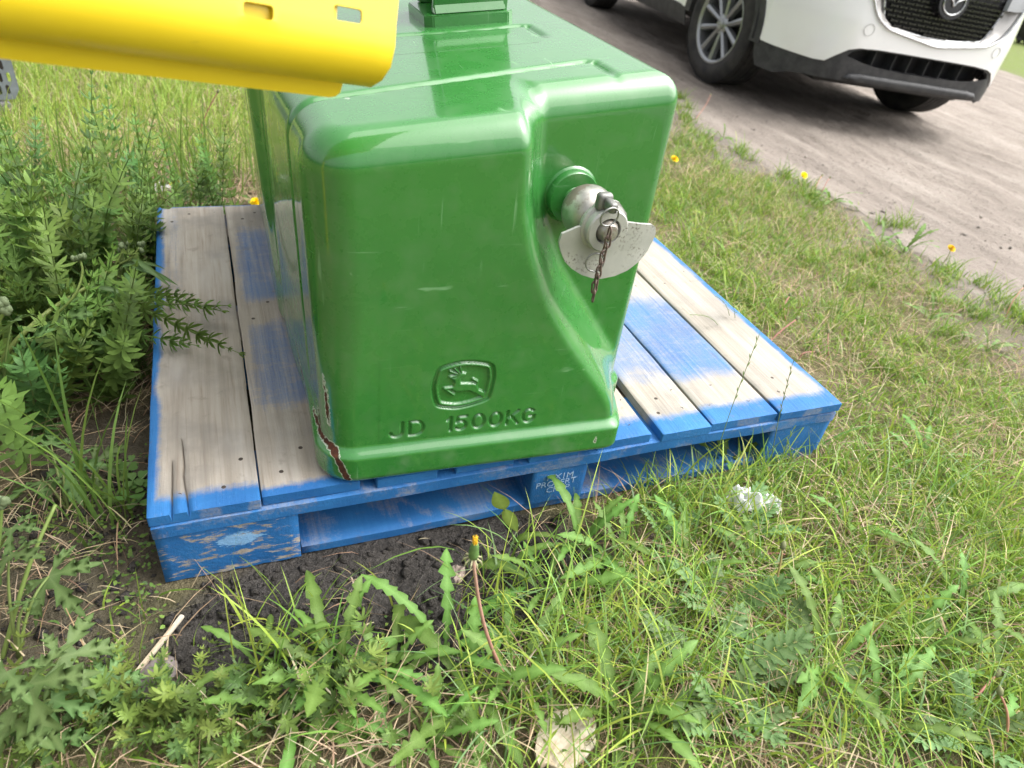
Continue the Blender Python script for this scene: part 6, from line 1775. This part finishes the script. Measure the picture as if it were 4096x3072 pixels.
seed_stalk(1525, 1060, 1642, 718, 'tallest flowering grass stalk crossing the blue pallet boards'); seed_stalk(1660, 1040, 1712, 785, 'shorter flowering grass stalk at the right pallet corner'); seed_stalk(1660, 1090, 1712, 930, 'lowest flowering grass stalk before the right pallet corner'); seed_stalk(1255, 1250, 1268, 1150, 'thin flowering grass stalk at the centre block')
q = np.array([1.245, 0.33, float(terrain(1.245, 0.33))]); root = empty('vetch_sprig', tuple(q)); tag(root, 'thin vetch sprig with paired leaflets over the right pallet edge', 'vetch'); B = Vector(q)
for (px, py) in ((1545, 640), (1490, 680), (1570, 650)):
    T_ = Vector(on_z(px, py, 0.20)) - B
    pts = curve_to((0, 0, -0.001), T_, (0, 0, 0.05), 10); stalk_obj('stem', pts, 0.0007, 0.0005, (0.13, 0.2, 0.06), root, 4)
    for k in range(6, 11):
        for s in (-1, 1):
            d_ = (pts[10] - pts[5]).normalized(); sd_ = d_.cross(Vector((0, 0, 1))).normalized() * s; sect = []
            for j in range(5): t_ = j / 4; sect.append((pts[k] + (sd_ * 0.9 + d_ * 0.4) * 0.014 * t_, 0.0022 * math.sin(math.pi * min(1, 0.1 + 0.9 * t_)) + 0.0002, d_, 0.1))
            me = strip_leaf('leaflet', sect, (0.14, 0.23, 0.06)); me.materials.append(M_LEAF); link('leaflet', me, None, root)

# ================================================================ LITTER
def crumple(name, px, py, w, d, h, mat, label, cat, seed=0, rz=0.0, thick=0.0012, lift=0.002, outline=None, amp=1.0, group=None):
    q = gp(px, py); n = 26; rnd = np.random.default_rng(seed)
    U, Vv = np.meshgrid(np.linspace(-1, 1, n), np.linspace(-1, 1, n), indexing='ij')
    rad = np.hypot(U, Vv); th = np.arctan2(Vv, U)
    lim = 0.72 + 0.30 * (fbm(th * 1.3 + 9, th * 0 + seed, seed, 3))
    sc_ = np.minimum(1, lim / np.maximum(rad, 1e-6)); U2, V2 = U * sc_, Vv * sc_
    z = h * amp * (np.abs(fbm(U2 * 1.7 + seed, V2 * 1.7, seed + 3, 3) - 0.5) * 2.2) * (0.35 + 0.65 * (1 - np.minimum(rad, 1) ** 2))
    X_ = U2 * w; Y_ = V2 * d; n2 = n * n
    V3 = np.stack([X_.ravel(), Y_.ravel(), z.ravel() + lift], 1); V4 = V3 - (0, 0, thick)
    F = grid_faces(n, n); idx = np.arange(n2).reshape(n, n); side = []
    for r_ in (idx[0, :], idx[:, -1], idx[-1, ::-1], idx[::-1, 0]): side.append(np.stack([r_[:-1], r_[1:], r_[1:] + n2, r_[:-1] + n2], 1))
    me = mesh_np(name, np.concatenate([V3, V4]), [F, F[:, ::-1] + n2, np.concatenate(side)], smooth=True)
    bm = bmesh.new(); bm.from_mesh(me); bmesh.ops.remove_doubles(bm, verts=bm.verts, dist=1e-5); bmesh.ops.recalc_face_normals(bm, faces=bm.faces); bm.to_mesh(me); bm.free()
    me.set_sharp_from_angle(angle=R(45))
    o = link(name, me, mat); o.location = tuple(q); o.rotation_euler = (0, 0, rz); tag(o, label, cat, group); return o
M_PAPER = simple('white_paper', (0.62, 0.63, 0.64), 0.8, var=0.12, scale=60, bump=0.1)
M_DEAD = simple('dead_leaf', (0.33, 0.265, 0.225), 0.8, var=0.4, scale=60, bump=0.3)
t = NT('bark'); c = t.coord(); n1 = t.noise(t.mapping(c, (14, 70, 20)), 1.0, 5, 0.65); n2 = t.noise(c, 30, 4)
t.set(color=t.mix(t.mr(n2, 0.45, 0.65), t.ramp(n1, [(0.3, (0.30, 0.22, 0.13)), (0.6, (0.62, 0.54, 0.42))]), (0.55, 0.50, 0.42)), rough=0.9, normal=t.bump(n1, 0.6, 0.004)); M_BARK = t.m
crumple('paper_scrap', 1600, 1110, 0.040, 0.034, 0.045, M_PAPER, 'crumpled white paper scrap in the grass before the pallet front', 'paper', 3, 0.4, amp=1.2, lift=0.03)
crumple('paper_scrap', 1648, 1112, 0.026, 0.030, 0.04, M_PAPER, 'smaller white paper scrap right of the crumpled one', 'paper', 8, 1.2, amp=1.2, lift=0.025)
crumple('paper_scrap', 345, 410, 0.05, 0.03, 0.03, M_PAPER, 'white paper scrap lying behind the pallet among weeds', 'paper', 5, 0.2)
crumple('bark_piece', 1218, 1612, 0.052, 0.038, 0.018, M_BARK, 'pale flaking bark piece at the bottom of the foreground', 'bark', 4, 0.5, 0.008, 0.022)
crumple('dead_leaf', 985, 1245, 0.022, 0.016, 0.02, M_DEAD, 'curled grey pink dead leaf on the dark soil', 'dead leaf', 11, 0.9)
crumple('dead_leaf', 1180, 1562, 0.026, 0.020, 0.02, M_DEAD, 'grey dead leaf behind the pale bark piece', 'dead leaf', 12, 0.2)
crumple('dead_leaf', 335, 1470, 0.040, 0.028, 0.02, simple('dark_leaf', (0.13, 0.11, 0.105), 0.8, var=0.4, scale=50, bump=0.3), 'large dark grey dead leaf in the left foreground', 'dead leaf', 13, 1.0)
crumple('dead_leaf', 1410, 1155, 0.024, 0.014, 0.018, M_DEAD, 'dead leaf on the soil right of the centre block', 'dead leaf', 14, 0.4)
crumple('dead_leaf', 1655, 1385, 0.030, 0.020, 0.02, M_DEAD, 'pale dead leaf under the grass at centre right', 'dead leaf', 15, 0.7)
crumple('dead_leaf', 1040, 1540, 0.022, 0.018, 0.02, M_DEAD, 'small dead leaf beside the pink bud stalk', 'dead leaf', 16, 2.0)
crumple('dead_leaf', 2100, 1480, 0.026, 0.020, 0.018, M_DEAD, 'brown dead leaf near the right edge of the foreground', 'dead leaf', 17, 2.0)
crumple('dead_leaf', 1880, 1370, 0.024, 0.018, 0.018, M_DEAD, 'dead leaf between tufts at lower right', 'dead leaf', 18, 1.0)
q = gp(348, 1398); bm = bmesh.new()
box(bm, (-0.045, -0.0055, 0.0), (0.045, 0.0055, 0.008), 0.002, 1)
for v in bm.verts: v.co.z += 0.004 * math.sin(v.co.x * 60); v.co.y *= 1 - 0.5 * abs(v.co.x) / 0.045
o = bm_obj('wood_splinter', bm, M_BARK); o.location = (q[0], q[1], q[2] + 0.004); o.rotation_euler = (0, R(-6), R(48)); tag(o, 'weathered grey wood splinter lying in the left foreground', 'wood')
